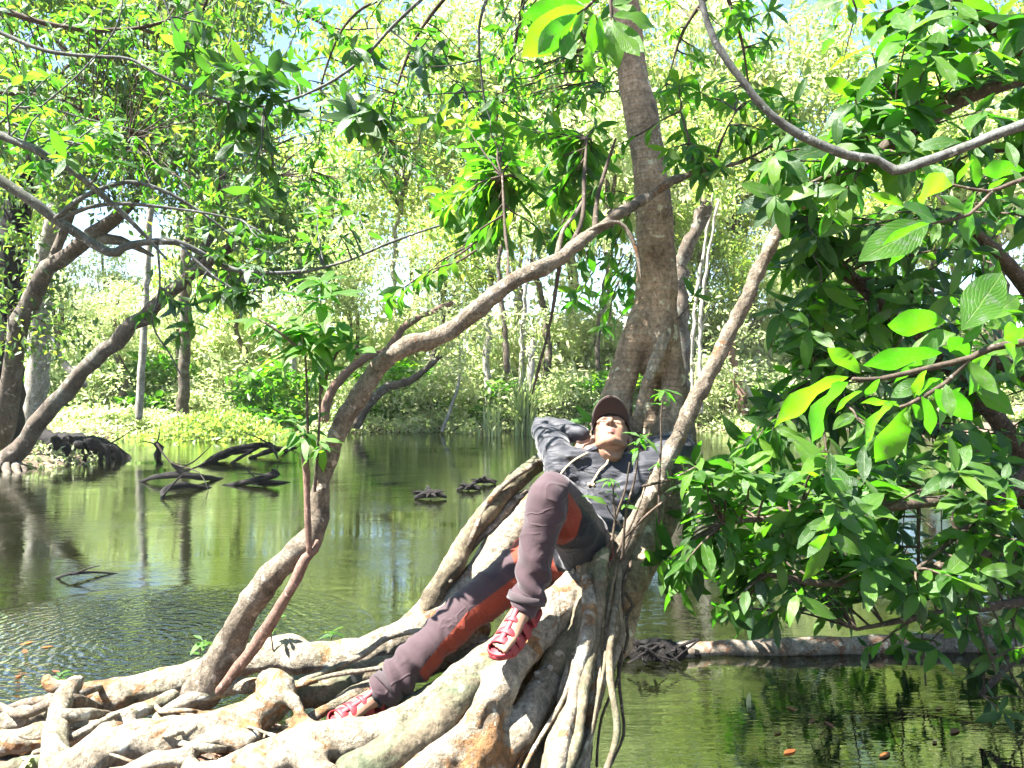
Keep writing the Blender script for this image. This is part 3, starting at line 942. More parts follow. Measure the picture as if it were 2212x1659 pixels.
for side_ in (0, 1):
    for i in range(NA):
        t = -1 + 2 * i / (NA - 1)
        a = t * math.radians(78)
        bx, bf = .083 * math.sin(a), -.010 + .108 * math.cos(a)
        for j in range(NR):
            r = j / (NR - 1)
            ext = .078 * max(0.0, math.cos(t * math.pi / 2)) ** 0.45
            fx = bx * (1 + .02 * r)
            ffw = bf + ext * r
            up = .050 - 2.6 * fx * fx + .012 * r - (.0045 if side_ else 0.0)
            vv.append(list(hd(fx, ffw, up)))
n1_ = NA * NR
for i in range(NA - 1):
    for j in range(NR - 1):
        a = i * NR + j
        ff.append([a, a + 1, a + NR + 1, a + NR])
        ff.append([n1_ + a, n1_ + a + NR, n1_ + a + NR + 1, n1_ + a + 1])
for i in range(NA - 1):
    a = i * NR + NR - 1
    ff.append([a, n1_ + a, n1_ + a + NR, a + NR])
    a = i * NR
    ff.append([a, a + NR, n1_ + a + NR, n1_ + a])
obj('visor', new_mesh('visor', np.array(vv) - PB, np.array(ff), cap_mat), capo)
rim = [list(hd(0, 0, 0) * 0 + Vector(vv[i * NR + NR - 1])) for i in range(NA)]
vt, ft = tube(rim, [.0035] * NA, seg=6, step=.01)
obj('visor_edge', new_mesh('visor_edge', vt - PB, ft, cloth('lit_rim_cloth', (0.09, 0.06, 0.05))), capo)  # lighter cloth paints the sunlit rim of the visor


# --- shirt
def wrinkle(me, fields, amp, axis_scale, sd):
    v = get_co(me); no = get_no(me)
    d = np.zeros(len(v))
    for A, sc, a in fields:
        B = np.array([list(r) for r in A])
        q = v @ B.T * np.array(sc)
        d += a * np.array([noise.ridged_multi_fractal(Vector(k) + Vector((sd, sd * 2, 0)), 1.0, 2.0, 2, 1.0, 2.0) - 1.0 for k in q])
    set_co(me, v + no * d[:, None] * amp)


sp_ = []
tn = nrm(CHEST - HIP)
sp_.append(tube([NECK + tn * .015, NECK - tn * .03, NECK * .4 + CHEST * .6, CHEST, CHEST * .5 + WAIST * .5, WAIST, WAIST * .35 + HIP * .65, HIP + tn * .02],
                [(.075, .062), (.125, .075), (.175, .098), (.182, .108), (.172, .108), (.165, .104), (.168, .108), (.172, .112)], seg=28, side=SIDE, step=.03))
for s_, e_, w_ in ((SR, ER, WR), (SL, EL, WL)):
    inner = NECK * .5 + s_ * .5 - tn * .02
    sp_.append(tube([inner, s_ - tn * .01, s_ * .62 + e_ * .38, s_ * .3 + e_ * .7, e_, e_ * .6 + w_ * .4, e_ * .25 + w_ * .75, e_ * .06 + w_ * .94],
                    [.07, .078, .072, .064, .052, .050, .046, .042], seg=18, step=.03))
    # loose cloth under the arm
    sp_.append(tube([s_ * .55 + e_ * .45, s_ - tn * .05, s_ * .55 + WAIST * .45], [.05, .062, .07], seg=14, step=.03))
shirt = fuse('shirt', sp_, 0.0075, 5)
ax = [SIDE, nrm(tn.cross(SIDE)), tn]
diag = [nrm(SIDE * .9 + tn * .35), nrm(tn.cross(SIDE)), nrm(tn * .9 - SIDE * .35)]
wrinkle(shirt, [(diag, (2.6, 4, 12), 1.0), (ax, (9, 9, 4), .4), (diag, (7, 8, 34), .5)], .011, None, 4)
v = get_co(shirt); no = get_no(shirt)
# the neckline: push the cloth back from the throat
tm = (v - np.array(NECK)) @ np.array(tn)
ww = (v - np.array(HIP)) @ np.array(tn)
# shade of two folds across the chest, painted as dark bands
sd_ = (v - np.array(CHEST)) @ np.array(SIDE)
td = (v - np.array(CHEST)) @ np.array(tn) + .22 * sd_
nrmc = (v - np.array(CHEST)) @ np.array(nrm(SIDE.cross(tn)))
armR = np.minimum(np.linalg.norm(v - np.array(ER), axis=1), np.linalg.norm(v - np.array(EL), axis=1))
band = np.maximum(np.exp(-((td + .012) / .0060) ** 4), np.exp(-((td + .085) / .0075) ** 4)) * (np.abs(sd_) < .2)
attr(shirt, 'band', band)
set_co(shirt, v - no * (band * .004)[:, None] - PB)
m = NT('slate_shirt_cloth')
vc = m.coords()
n1 = m.noise(vc, 8, 5, 0.6)
cc = m.ramp(n1, [(0.3, (0.010, 0.010, 0.0145)), (0.7, (0.015, 0.015, 0.021))])
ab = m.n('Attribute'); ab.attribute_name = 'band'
cc = m.mix(m.ramp(ab.outputs['Fac'], [(0.4, 0.0), (0.6, 1.0)]), cc, (0.002, 0.002, 0.003))  # fold shade painted into the shirt colour
m.l(cc, m.p.inputs['Base Color'])
m.p.inputs['Roughness'].default_value = 0.62
m.p.inputs['Specular IOR Level'].default_value = 0.35
m.p.inputs['Sheen Weight'].default_value = 0.25
m.bump(m.math('ADD', m.math('ADD', m.math('MULTIPLY', m.noise(vc, 700, 2, .5), .10), m.math('MULTIPLY', m.noise(vc, 45, 4, .6), .2)), m.math('MULTIPLY', creases(m, m.coords(scale=(.6, 1, 1.7)), 4.0, 16.0), .5)), .5, .010)
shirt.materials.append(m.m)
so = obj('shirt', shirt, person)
# cuffs
for e_, w_ in ((ER, WR), (EL, WL)):
    a_, b_ = e_ * .14 + w_ * .86, e_ * -.01 + w_ * 1.01
    vt, ft = tube([a_, b_], [.043, .040], seg=18, step=.02)
    obj('cuff', new_mesh('cuff', vt - PB, ft, m.m), so)
# collar: an open band with two flaps round the throat
cn = nrm(SIDE.cross(tn))
if cn.y > 0: cn = -cn
colv, colf = [], []
NC = 34
for i in range(NC):
    a = math.radians(-158 + 316 * i / (NC - 1)) + math.pi
    o_ = SIDE * math.sin(a) * .074 - cn * math.cos(a) * -.066
    dip = -.034 * max(0, -math.cos(a)) ** 1.5
    lift = .022 + .010 * max(0, math.cos(a))
    b0 = NECK + o_ * 1.02 + tn * (-.004 + dip)
    b1 = NECK + o_ * 0.98 + tn * (lift + dip)
    b2 = NECK + o_ * 1.16 + tn * (lift + dip + .004)
    b3 = NECK + o_ * 1.40 + tn * (dip - .012 - .010 * abs(math.sin(a * 3)))
    for b in (b0, b1, b2, b3):
        colv.append(list(b))
for i in range(NC - 1):
    for j in range(3):
        a = i * 4 + j
        colf.append([a, a + 1, a + 5, a + 4])
colm = new_mesh('collar', np.array(colv) - PB, np.array(colf), cloth('collar_cloth', (0.02, 0.02, 0.028)))
co_ = obj('collar', colm, so)
sm = co_.modifiers.new('t', 'SOLIDIFY'); sm.thickness = .004


def on_chest(sx, ty, out=.0):
    """point on the front of the shirt, sx along the shoulders, ty along the spine from the chest"""
    q = CHEST + SIDE * sx + tn * ty
    d2 = np.array(get_co(shirt)) + PB - np.array(q)
    nn = np.array(cn)
    along = d2 @ nn
    lat = np.linalg.norm(d2 - along[:, None] * nn, axis=1)
    k = np.where(lat < .014)[0]
    if len(k) == 0:
        return q + cn * .11
    return q + cn * float(along[k].max() + .004 + out)


cord = plain('beige_cord', (0.55, 0.42, 0.24), 0.8, .2, 300, .5)
for pts in ([(.022, .075), (.018, .05), (.000, .02), (-.012, -.02), (-.020, -.052)], [(-.072, .083), (-.095, .06), (-.125, .03), (-.150, -.02), (-.165, -.06)]):
    q = [on_chest(a, b, .002) for a, b in pts]
    vt, ft = tube(q, [.0040] * len(q), seg=8, step=.012)
    st = obj('drawstring', new_mesh('drawstring', vt - PB, ft, cord), so)
    vt, ft = merge([ellipsoid(q[-1] + SIDE * dx + tn * dy, (.008, .007, .008), None, 10, 8) for dx, dy in ((0, 0), (-.009, -.003), (.008, -.004))])
    obj('knot', new_mesh('knot', vt - PB, ft, cord), st)

# --- trousers
tp = [ellipsoid(HIP - tn * .01, (.165, .118, .12), [SIDE, nrm(tn.cross(SIDE)), tn], 24, 14)]
def leg(h_, k_, a_, r):
    return tube([HIP * .4 + h_ * .6, h_, h_ * .55 + k_ * .45, h_ * .12 + k_ * .88, k_ * .92 + a_ * .08, k_ * .5 + a_ * .5, k_ * .12 + a_ * .88, a_ * 1.02 - k_ * .02], r, seg=22, step=.025)
tp.append(leg(HR, KR, AR, [.105, .115, .102, .082, .080, .076, .070, .068]))
tp.append(leg(HL, KL, AL, [.105, .114, .104, .076, .074, .068, .062, .060]))
trs = fuse('trousers', tp, 0.0075, 5)
v = get_co(trs)


def seg_par(v, a, b):
    a = np.array(a); b = np.array(b); ab = b - a
    t = np.clip(((v - a) @ ab) / ab.dot(ab), -0.2, 1.2)
    q = a + t[:, None] * ab
    return t, v - q, np.linalg.norm(v - q, axis=1), ab / np.linalg.norm(ab)


segs = {'tR': seg_par(v, HR, KR), 'sR': seg_par(v, KR, AR), 'tL': seg_par(v, HL, KL), 'sL': seg_par(v, KL, AL)}
keys = list(segs)
dist = np.stack([segs[k][2] + 10 * ((segs[k][0] > 1.15) | (segs[k][0] < -.15)) for k in keys], 1)
own = dist.argmin(1)
CAMV = np.array([0, -1.0, 0.12])
orange = np.zeros(len(v)); dark = np.zeros(len(v)); lite = np.zeros(len(v))
ph = {}
for i, k in enumerate(keys):
    t, dv, dd_, axd = segs[k]
    c_ = CAMV - axd * CAMV.dot(axd); c_ /= np.linalg.norm(c_)
    s_ = np.cross(axd, c_)
    ph[k] = np.arctan2(dv @ s_, dv @ c_)
# sign of s_ for the outstretched leg: want the lower right side positive
t, dv, dd_, axd = segs['tR']
c_ = CAMV - axd * CAMV.dot(axd); c_ /= np.linalg.norm(c_); s_ = np.cross(axd, c_)
sgn = 1.0 if s_[2] < 0 else -1.0
lr = (own <= 1)
tt = np.where(own == 0, segs['tR'][0], 1 + segs['sR'][0])
phr = np.where(own == 0, ph['tR'], ph['sR']) * sgn
edge = -.05 + .60 * np.clip(tt - 1.0, 0, 1)
strip = 1 / (1 + np.exp(-(phr - edge) * 22)) * (1 / (1 + np.exp((phr - 2.3) * 12))) * (1 / (1 + np.exp((tt - 1.72) * 30)))
top = 1 / (1 + np.exp((tt - .50 - .10 * phr) * 40))
orange[lr] = np.maximum(strip, top)[lr]
# bent leg
ll = own >= 2
toHip = np.array(nrm(HL - (KL * .5 + AL * .5)))
tS, dvS, _, axS = segs['sL']
hs = toHip - axS * toHip.dot(axS); hs /= np.linalg.norm(hs)
fac = (dvS @ hs) / (np.linalg.norm(dvS, axis=1) + 1e-6)
om = 1 / (1 + np.exp(-(fac - .50) * 16)) * (1 / (1 + np.exp((tS - .62) * 25))) * (1 / (1 + np.exp(-(tS - .12) * 25)))
orange[own == 3] = om[own == 3]
tT, dvT, _, axT = segs['tL']
toA = np.array(nrm(AL - HL)); ht = toA - axT * toA.dot(axT); ht /= np.linalg.norm(ht)
fT = (dvT @ ht) / (np.linalg.norm(dvT, axis=1) + 1e-6)
o1 = 1 / (1 + np.exp(-(tT - .52 - .25 * (1 - fT)) * 20)) * (fT > -.05) * (tT < .97)
o2 = np.exp(-((tT + .02 + .12 * fT) / .15) ** 4)
orange[own == 2] = np.maximum(o1 * .95, o2)[own == 2]
under_shade = 1 / (1 + np.exp(-(fT + .15) * 10)) * (tT < .8)
dark[own == 2] = under_shade[own == 2]  # shade under the bent thigh put into the cloth colour
attr(trs, 'orange', orange)
attr(trs, 'dark', dark)
no = get_no(trs)
axl = nrm(AR - HR)
A1 = [nrm(axl.cross(Vector((0, -1, .2)))), nrm(Vector((0, -1, .2))), axl]
axb = nrm(AL - KL)
A2 = [nrm(axb.cross(Vector((0, -1, .2)))), Vector((0, -1, 0)), axb]
q1 = v @ np.array([list(r) for r in A1]).T * np.array((4, 4, 13))
q2 = v @ np.array([list(r) for r in A2]).T * np.array((7, 5, 9))
d1 = np.array([noise.ridged_multi_fractal(Vector(k), 1.0, 2.0, 2, 1.0, 2.0) - 1 for k in q1])
d2 = np.array([noise.ridged_multi_fractal(Vector(k) + Vector((7, 3, 1)), 1.0, 2.0, 2, 1.0, 2.0) - 1 for k in q2])
q3 = v @ np.array([list(r) for r in A1]).T * np.array((9, 9, 30))
q4 = v @ np.array([list(r) for r in A2]).T * np.array((22, 14, 16))
d3 = np.array([noise.noise(Vector(k) + Vector((1, 5, 2))) for k in q3])
d4 = np.array([noise.noise(Vector(k) + Vector((4, 2, 8))) for k in q4])
ruf = np.sin((v @ np.array(axl)) * 330) * .35
amp = np.where(lr, d1, d2) * .011 + np.where(lr, d3, d4) * .0018
# gather above the ankles and behind the knee
amp += np.where(own == 1, np.sin(segs['sR'][0] * 34 + 2 * ph['sR']) * np.clip((segs['sR'][0] - .55) / .3, 0, 1) * .009, 0)
amp += np.where(own == 3, np.sin(segs['sL'][0] * 30 + 2 * ph['sL']) * np.clip((segs['sL'][0] - .6) / .3, 0, 1) * .009, 0)
amp += ruf * .0035 * orange
v = v + no * amp[:, None]
set_co(trs, v - PB)
m = NT('trouser_cloth')
vc = m.coords()
n1 = m.noise(vc, 9, 5, .6)
cc = m.ramp(n1, [(0.3, (0.034, 0.019, 0.021)), (0.7, (0.050, 0.030, 0.033))])
a_d = m.n('Attribute'); a_d.attribute_name = 'dark'
a_o = m.n('Attribute'); a_o.attribute_name = 'orange'
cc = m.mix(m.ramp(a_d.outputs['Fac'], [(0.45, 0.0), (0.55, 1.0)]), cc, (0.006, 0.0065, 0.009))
oc = m.ramp(n1, [(0.3, (0.14, 0.021, 0.009)), (0.7, (0.19, 0.031, 0.013))])
cc = m.mix(m.ramp(a_o.outputs['Fac'], [(0.46, 0.0), (0.54, 1.0)]), cc, oc)
m.l(cc, m.p.inputs['Base Color'])
m.p.inputs['Roughness'].default_value = 0.8
m.p.inputs['Specular IOR Level'].default_value = 0.2
m.p.inputs['Sheen Weight'].default_value = 0.15
m.bump(m.math('ADD', m.math('ADD', m.math('MULTIPLY', m.noise(vc, 800, 2, .5), .10), m.math('MULTIPLY', m.noise(vc, 50, 4, .6), .25)), m.math('MULTIPLY', creases(m, m.coords(scale=(1, 1, 1.5)), 4.0, 16.0), .55)), .5, .010)
trs.materials.append(m.m)
tro = obj('trousers', trs, person)
tro['label'] = 'dull purple brown trousers with orange red panels'
# belt at the waist
wb = HIP + tn * .085
vt, ft = tube([wb - tn * .022, wb + tn * .022], [(.170, .113)] * 2, seg=28, side=SIDE, step=.02)
# hems
for k_, a_, d_ in ((KR, AR, 1), (KL, AL, 1)):
    axd = nrm(a_ - k_)
    vt, ft = tube([a_ - axd * .014, a_ + axd * .012], [.066, .069], seg=22, step=.02, cap=False)
    hm = obj('hem', new_mesh('hem', vt - PB, ft, M.setdefault('hem', cloth('hem_cloth', (0.036, 0.025, 0.026)))), tro)
    s_ = hm.modifiers.new('t', 'SOLIDIFY'); s_.thickness = .004

# --- sandals
red = plain('red_sandal_rubber', (0.19, 0.012, 0.018), 0.6, .12, 60, .1)
buck = plain('pale_buckle', (0.7, 0.55, 0.5), 0.3, .1, 40, .05)
def sandal(heel, f, u, s, flip):
    root_ = bpy.data.objects.new('sandal', None)
    C.objects.link(root_); root_.parent = person; root_.location = heel - HIP
    H = np.array(heel)
    def L(x, y, z): return heel + f * x + s * y * flip + u * z
    ol = [(-.012, 0), (-.004, .026), (.03, .034), (.08, .033), (.13, .042), (.18, .050), (.225, .044), (.255, .022), (.262, 0)]
    ol = ol + [(x, -y * .92) for x, y in ol[::-1][1:-1]]
    vv, n = [], len(ol)
    for z, g in ((-.040, .97), (-.028, 1.03), (-.016, 1.0)):
        for x, y in ol:
            vv.append(list(L(x * g if x > 0 else x, y * g, z + .014 * max(0, (x - .2) / .06) ** 2)))
    fq = [[r * n + i, r * n + (i + 1) % n, (r + 1) * n + (i + 1) % n, (r + 1) * n + i] for r in (0, 1) for i in range(n)]
    obj('sole', new_mesh('sole', np.array(vv) - H, [np.array(fq), np.array([list(range(n))[::-1]]), np.array([[2 * n + i for i in range(n)]])], red, smooth=False), root_)
    def band(name, x0, x1, w, hgt, wid, a0=0, a1=180, mat=red, th=.0045):
        pts = []
        for k in range(15):
            a = math.radians(a0 + (a1 - a0) * k / 14)
            xx = x0 + (x1 - x0) * k / 14
            pts.append(L(xx, math.cos(a) * w, -.024 + math.sin(a) * hgt))
        vt, ft = tube(pts, [(wid, th)] * 15, seg=10, side=f, step=.012)
        return obj(name, new_mesh(name, vt - H, ft, mat), root_)
    band('strap', .215, .205, .045, .050, .017)
    band('strap', .180, .168, .048, .060, .018)
    band('strap', .140, .120, .045, .074, .017)
    band('strap', .095, .070, .040, .096, .010)
    vt, ft = tube([L(.218, 0, .024), L(.175, 0, .036), L(.13, 0, .050), L(.085, 0, .073), L(.05, 0, .092)], [(.012, .005)] * 5, seg=10, side=s, step=.015)
    obj('centre_strap', new_mesh('centre_strap', vt - H, ft, red), root_)
    pts = [L(-.004 + .055 * (1 - math.cos(a)) , .040 * math.sin(a) * 1.0, .040) for a in np.linspace(-1.9, 1.9, 15)]
    vt, ft = tube(pts, [(.010, .004)] * 15, seg=10, side=u, step=.012)
    obj('heel_strap', new_mesh('heel_strap', vt - H, ft, red), root_)
    pts = [L(.035 + .045 * math.cos(a), .043 * math.sin(a), .062 + .010 * math.cos(a)) for a in np.linspace(0, 2 * math.pi, 20)]
    vt, ft = tube(pts, [(.009, .0035)] * 20, seg=8, side=u, step=.012)
    an = obj('ankle_strap', new_mesh('ankle_strap', vt - H, ft, red), root_)
    vt, ft = tube([L(.055, -.040, .060), L(.067, -.034, .063)], [(.012, .006)] * 2, seg=8, side=u, step=.01)
    obj('buckle', new_mesh('buckle', vt - H, ft, buck), root_)
    # toe guard
    pts = [L(.225 + .034 * math.cos(a), .043 * math.sin(a), -.006) for a in np.linspace(-1.45, 1.45, 13)]
    vt, ft = tube(pts, [(.012, .004)] * 13, seg=8, side=u, step=.012)
    obj('toe_guard', new_mesh('toe_guard', vt - H, ft, red), root_)


sandal(heelR, fR, uR, sR, 1)
sandal(heelL, fL, uL, sL, 1)
# ------------------------------------------------------------------ leaf kit
def leaf_template(width, peak, bend, fold, n=6, wav=0.0, serr=0.0):
    """unit length leaf along +X; returns verts, quads, uv"""
    vs_, uv = [], []
    for i in range(n + 1):
        t = i / n
        tt = t ** peak
        w = width * 0.5 * math.sin(math.pi * tt) ** 0.85 if 0 < t < 1 else 0.004
        z = -bend * t * t
        x = t * (1 - 0.25 * bend * t)
        for s in (-1, 0, 1):
            vs_.append((x, s * w, z + abs(s) * w * fold + wav * math.sin(t * 9 + s) * w * abs(s)))
            uv.append((t, 0.5 + 0.5 * s))
    q = []
    for i in range(n):
        a = i * 3
        q += [(a, a + 3, a + 4, a + 1), (a + 1, a + 4, a + 5, a + 2)]
    return np.array(vs_), np.array(q), np.array(uv)


TEMPL = {
    'lance': [leaf_template(.29, .95, b, f, wav=w) for b, f, w in ((.12, .25, .15), (.30, .35, .3), (.5, .2, .2))],
    'oval': [leaf_template(.36, .98, b, f, wav=w) for b, f, w in ((.10, .2, .15), (.28, .3, .25), (.45, .15, .2))],
    'obov': [leaf_template(.46, 1.35, b, f, n=8, wav=w) for b, f, w in ((.08, .2, .2), (.25, .28, .25), (.42, .2, .2))],
    'broad': [leaf_template(wd, 1.02, b, f, n=9, wav=w) for wd, b, f, w in ((.44, .05, .15, .2), (.38, .22, .3, .3), (.42, .30, .2, .35), (.34, .12, .4, .2))],
    'small': [leaf_template(.40, .95, b, f, n=3) for b, f in ((.1, .2), (.3, .3))],
}
LEAFMESH = {}


def leaf_mesh(kind, k, mat):
    key = (kind, k, mat)
    if key not in LEAFMESH:
        v, q, uv = TEMPL[kind][k]
        me = new_mesh('leaf', v, q, M[mat])
        ul = me.uv_layers.new(name='UVMap')
        ul.data.foreach_set('uv', uv[q.ravel()].astype(np.float32).ravel())
        LEAFMESH[key] = me
    return LEAFMESH[key]


def frame(d, n):
    x = Vector(d).normalized()
    z = Vector(n)
    z = z - x * z.dot(x)
    if z.length < 1e-4:
        z = x.orthogonal()
    z.normalize()
    y = z.cross(x)
    return Matrix(((x.x, y.x, z.x), (x.y, y.y, z.y), (x.z, y.z, z.z)))


def in_view(p, margin=0.0):
    if p.y < 0.3: return False
    u, v = p.x / p.y * FV + 1106, 829.5 - (p.z - CAM_H) / p.y * FV
    return -margin < u < 2212 + margin and -margin < v < 1659 + margin


def put_leaves(parent, leaves, kind, mat, limit=300):
    """leaves: (pos, dir, normal, length). The largest in view become parts, the others one joined part"""
    base = Vector(parent.location)
    order = sorted(range(len(leaves)), key=lambda i: -(leaves[i][3] / max(leaves[i][0].y, .3) + (10 if in_view(leaves[i][0]) else 0)))
    for i in order[:limit]:
        p, d, n, L = leaves[i]
        me = leaf_mesh(kind, random.randrange(len(TEMPL[kind])), mat)
        o = bpy.data.objects.new('leaf', me)
        R3 = frame(d, n)
        o.matrix_basis = Matrix.Translation(Vector(p) - base) @ R3.to_4x4() @ Matrix.Diagonal((L, L * random.uniform(.85, 1.15), L, 1))
        C.objects.link(o)
        o.parent = parent
    rest = order[limit:]
    if rest:
        o = obj('foliage', joined([leaves[i] for i in rest], kind, mat, np.array(base)), parent)
        tag(o, kind='stuff')


def joined(leaves, kind, mat, base):
    Vs, Qs, U, LV = [], [], [], []
    off = 0
    for p, d, n, L in leaves:
        v, q, uv = random.choice(TEMPL[kind])
        R3 = np.array(frame(d, n))
        Vs.append((v * L) @ R3.T + np.array(p) - base)
        Qs.append(q + off)
        U.append(uv[q.ravel()])
        LV.append(np.full(len(v), random.random()))
        off += len(v)
    me = new_mesh('foliage', np.vstack(Vs), np.vstack(Qs), M[mat])
    ul = me.uv_layers.new(name='UVMap')
    ul.data.foreach_set('uv', np.vstack(U).astype(np.float32).ravel())
    attr(me, 'lv', np.concatenate(LV))
    return me


def rnd_dir():
    a = random.uniform(0, 2 * math.pi); z = random.uniform(-1, 1); r = math.sqrt(1 - z * z)
    return Vector((r * math.cos(a), r * math.sin(a), z))


def whorl(c, axis, n, L, el=(5, 45), droop=0.25, jit=0.2):
    """a rosette of leaves at a twig end"""
    axis = Vector(axis).normalized()
    s = axis.orthogonal().normalized(); t = axis.cross(s)
    a0 = random.uniform(0, 6.28)
    out = []
    for k in range(n):
        a = a0 + k * 2.399 + random.uniform(-jit, jit)
        e = math.radians(random.uniform(*el))
        rad = s * math.cos(a) + t * math.sin(a)
        d = rad * math.cos(e) + axis * math.sin(e) + Vector((0, 0, -droop * random.uniform(.3, 1.3)))
        nn = axis * math.cos(e) - rad * math.sin(e) + Vector((0, 0, .6)) + rnd_dir() * .25
        out.append((Vector(c) + axis * random.uniform(-.25, .1) * L, d, nn, L * random.uniform(.45, 1.2)))
    return out


def spray(p0, p1, n, L, sag=0.0, droop=.35, up=None):
    """alternate leaves along a twig and a small whorl at its end; returns (twig points, leaves)"""
    p0 = Vector(p0); p1 = Vector(p1)
    ax = p1 - p0
    pts = []
    for k in range(5):
        t = k / 4
        pts.append(p0 + ax * t + Vector((0, 0, -sag * t * t)) + (rnd_dir() * ax.length * .03 if 0 < k else Vector()))
    leaves = []
    a = ax.normalized()
    s = a.cross(Vector((0, 0, 1)))
    s = s.normalized() if s.length > .1 else a.orthogonal().normalized()
    for k in range(n):
        t = .25 + .75 * k / max(1, n - 1)
        i = min(3, int(t * 4)); q = pts[i].lerp(pts[i + 1], t * 4 - i)
        d = a * random.uniform(.3, .9) + s * (1 if k % 2 else -1) * random.uniform(.5, 1) + Vector((0, 0, -droop)) + rnd_dir() * .25
        leaves.append((q, d, Vector((0, 0, 1)) + rnd_dir() * .5, L * random.uniform(.65, 1.15)))
    leaves += whorl(pts[-1], (pts[-1] - pts[-2]), 4, L, droop=droop)
    return pts, leaves


def twigs_part(parent, polylines, mat, r0=.006, r1=.002, name='twigs'):
    base = np.array(parent.location)
    parts = [tube(p, [r0 + (r1 - r0) * k / (len(p) - 1) for k in range(len(p))], seg=5, step=.05) for p in polylines]
    v, f = merge(parts)
    return tag(obj(name, new_mesh(name, v - base, f, M[mat]), parent), kind='stuff')


def hexa(*l): return [(p, c) for p, c in l]


# leaf colours, the pale ones raised to look overexposed, and light passing through
M['leaf_gloss'] = leafmat('glossy_leaf', [(0, (.010, .038, .008)), (.5, (.024, .075, .010)), (.8, (.055, .135, .014)), (1, (.09, .17, .015))],
                          [(0, (.03, .16, .006)), (.5, (.08, .32, .008)), (1, (.18, .48, .010))], .46, .36, veins=.35, spots=.3, spec=.3)
M['leaf_bright'] = leafmat('bright_and_backlit_leaf', [(0, (.045, .13, .014)), (1, (.09, .19, .016))],
                           [(0, (.06, .34, .005)), (.6, (.10, .42, .006)), (1, (.18, .50, .008))], .56, .42, veins=.45, spots=.5)
M['leaf_mid'] = leafmat('mid_green_leaf', [(0, (.022, .08, .012)), (.6, (.045, .12, .016)), (1, (.09, .16, .022))],
                        [(0, (.07, .32, .010)), (.6, (.13, .43, .012)), (1, (.28, .52, .02))], .52, .40, veins=.3)
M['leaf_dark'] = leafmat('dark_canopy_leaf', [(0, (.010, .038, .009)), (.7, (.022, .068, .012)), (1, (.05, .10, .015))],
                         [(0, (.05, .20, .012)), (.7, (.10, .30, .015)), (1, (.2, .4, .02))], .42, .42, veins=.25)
M['leaf_pale'] = leafmat('pale_overexposed_leaf', [(0, (.22, .28, .11)), (.4, (.34, .38, .20)), (.85, (.46, .47, .32)), (1, (.36, .30, .20))],
                         [(0, (.42, .62, .16)), (.6, (.58, .70, .26)), (1, (.66, .66, .34))], .48, .5)  # overexposed sunlight put into the colour of the far leaves
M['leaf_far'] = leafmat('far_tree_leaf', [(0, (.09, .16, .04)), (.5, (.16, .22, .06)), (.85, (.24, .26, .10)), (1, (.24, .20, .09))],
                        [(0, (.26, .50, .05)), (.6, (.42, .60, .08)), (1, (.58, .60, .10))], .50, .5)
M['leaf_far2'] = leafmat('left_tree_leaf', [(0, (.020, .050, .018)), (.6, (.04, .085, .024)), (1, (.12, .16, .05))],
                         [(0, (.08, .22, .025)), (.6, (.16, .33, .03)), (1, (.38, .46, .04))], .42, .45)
M['grass'] = leafmat('bright_grass_blade', [(0, (.18, .24, .10)), (1, (.30, .33, .18))], [(0, (.4, .55, .12)), (1, (.5, .6, .2))], .4, .4)
M['litter'] = leafmat('dead_leaf', [(0, (.10, .05, .03)), (.4, (.22, .10, .06)), (.7, (.30, .16, .10)), (1, (.34, .24, .18))], [(0, (.2, .1, .04)), (1, (.3, .15, .05))], .2, .6)
M['litter_orange'] = leafmat('sunken_orange_leaf', [(0, (.16, .05, .012)), (.5, (.26, .09, .018)), (1, (.18, .045, .015))], [(0, (.3, .1, .02)), (1, (.4, .15, .03))], .15, .5)


# ------------------------------------------------------------------ far crowns: thousands of small leaves in clumps
def diamond_leaves(pos, size, rng, mat, name, hang=0.35, aspect=.42):
    """pos (n,3); one folded leaf of two triangles at each point"""
    n = len(pos)
    th = rng.uniform(0, 2 * np.pi, n); z = rng.uniform(-1, 1, n) - hang
    r = np.sqrt(np.clip(1 - np.clip(z, -1, 1) ** 2, 0.05, 1))
    d = np.stack([r * np.cos(th), r * np.sin(th), np.clip(z, -1, 1)], 1)
    d /= np.linalg.norm(d, axis=1)[:, None]
    up = np.array([0, 0, 1.0]) + rng.normal(0, .55, (n, 3))
    s = np.cross(up, d); s /= np.linalg.norm(s, axis=1)[:, None] + 1e-6
    nn = np.cross(d, s)
    L = (np.asarray(size) * rng.uniform(.6, 1.35, n))[:, None]
    w = L * aspect * .5
    base = pos
    tip = pos + d * L - nn * L * .1
    l = pos + d * L * .45 + s * w + nn * w * .35
    rr = pos + d * L * .45 - s * w + nn * w * .35
    V = np.stack([base, l, tip, rr], 1).reshape(-1, 3)
    k = np.arange(n)[:, None] * 4
    F = np.vstack([k + np.array([[0, 2, 1]]), k + np.array([[0, 3, 2]])])
    me = new_mesh(name, V, F, M[mat], smooth=False)
    attr(me, 'lv', np.repeat(rng.random(n), 4))
    return me


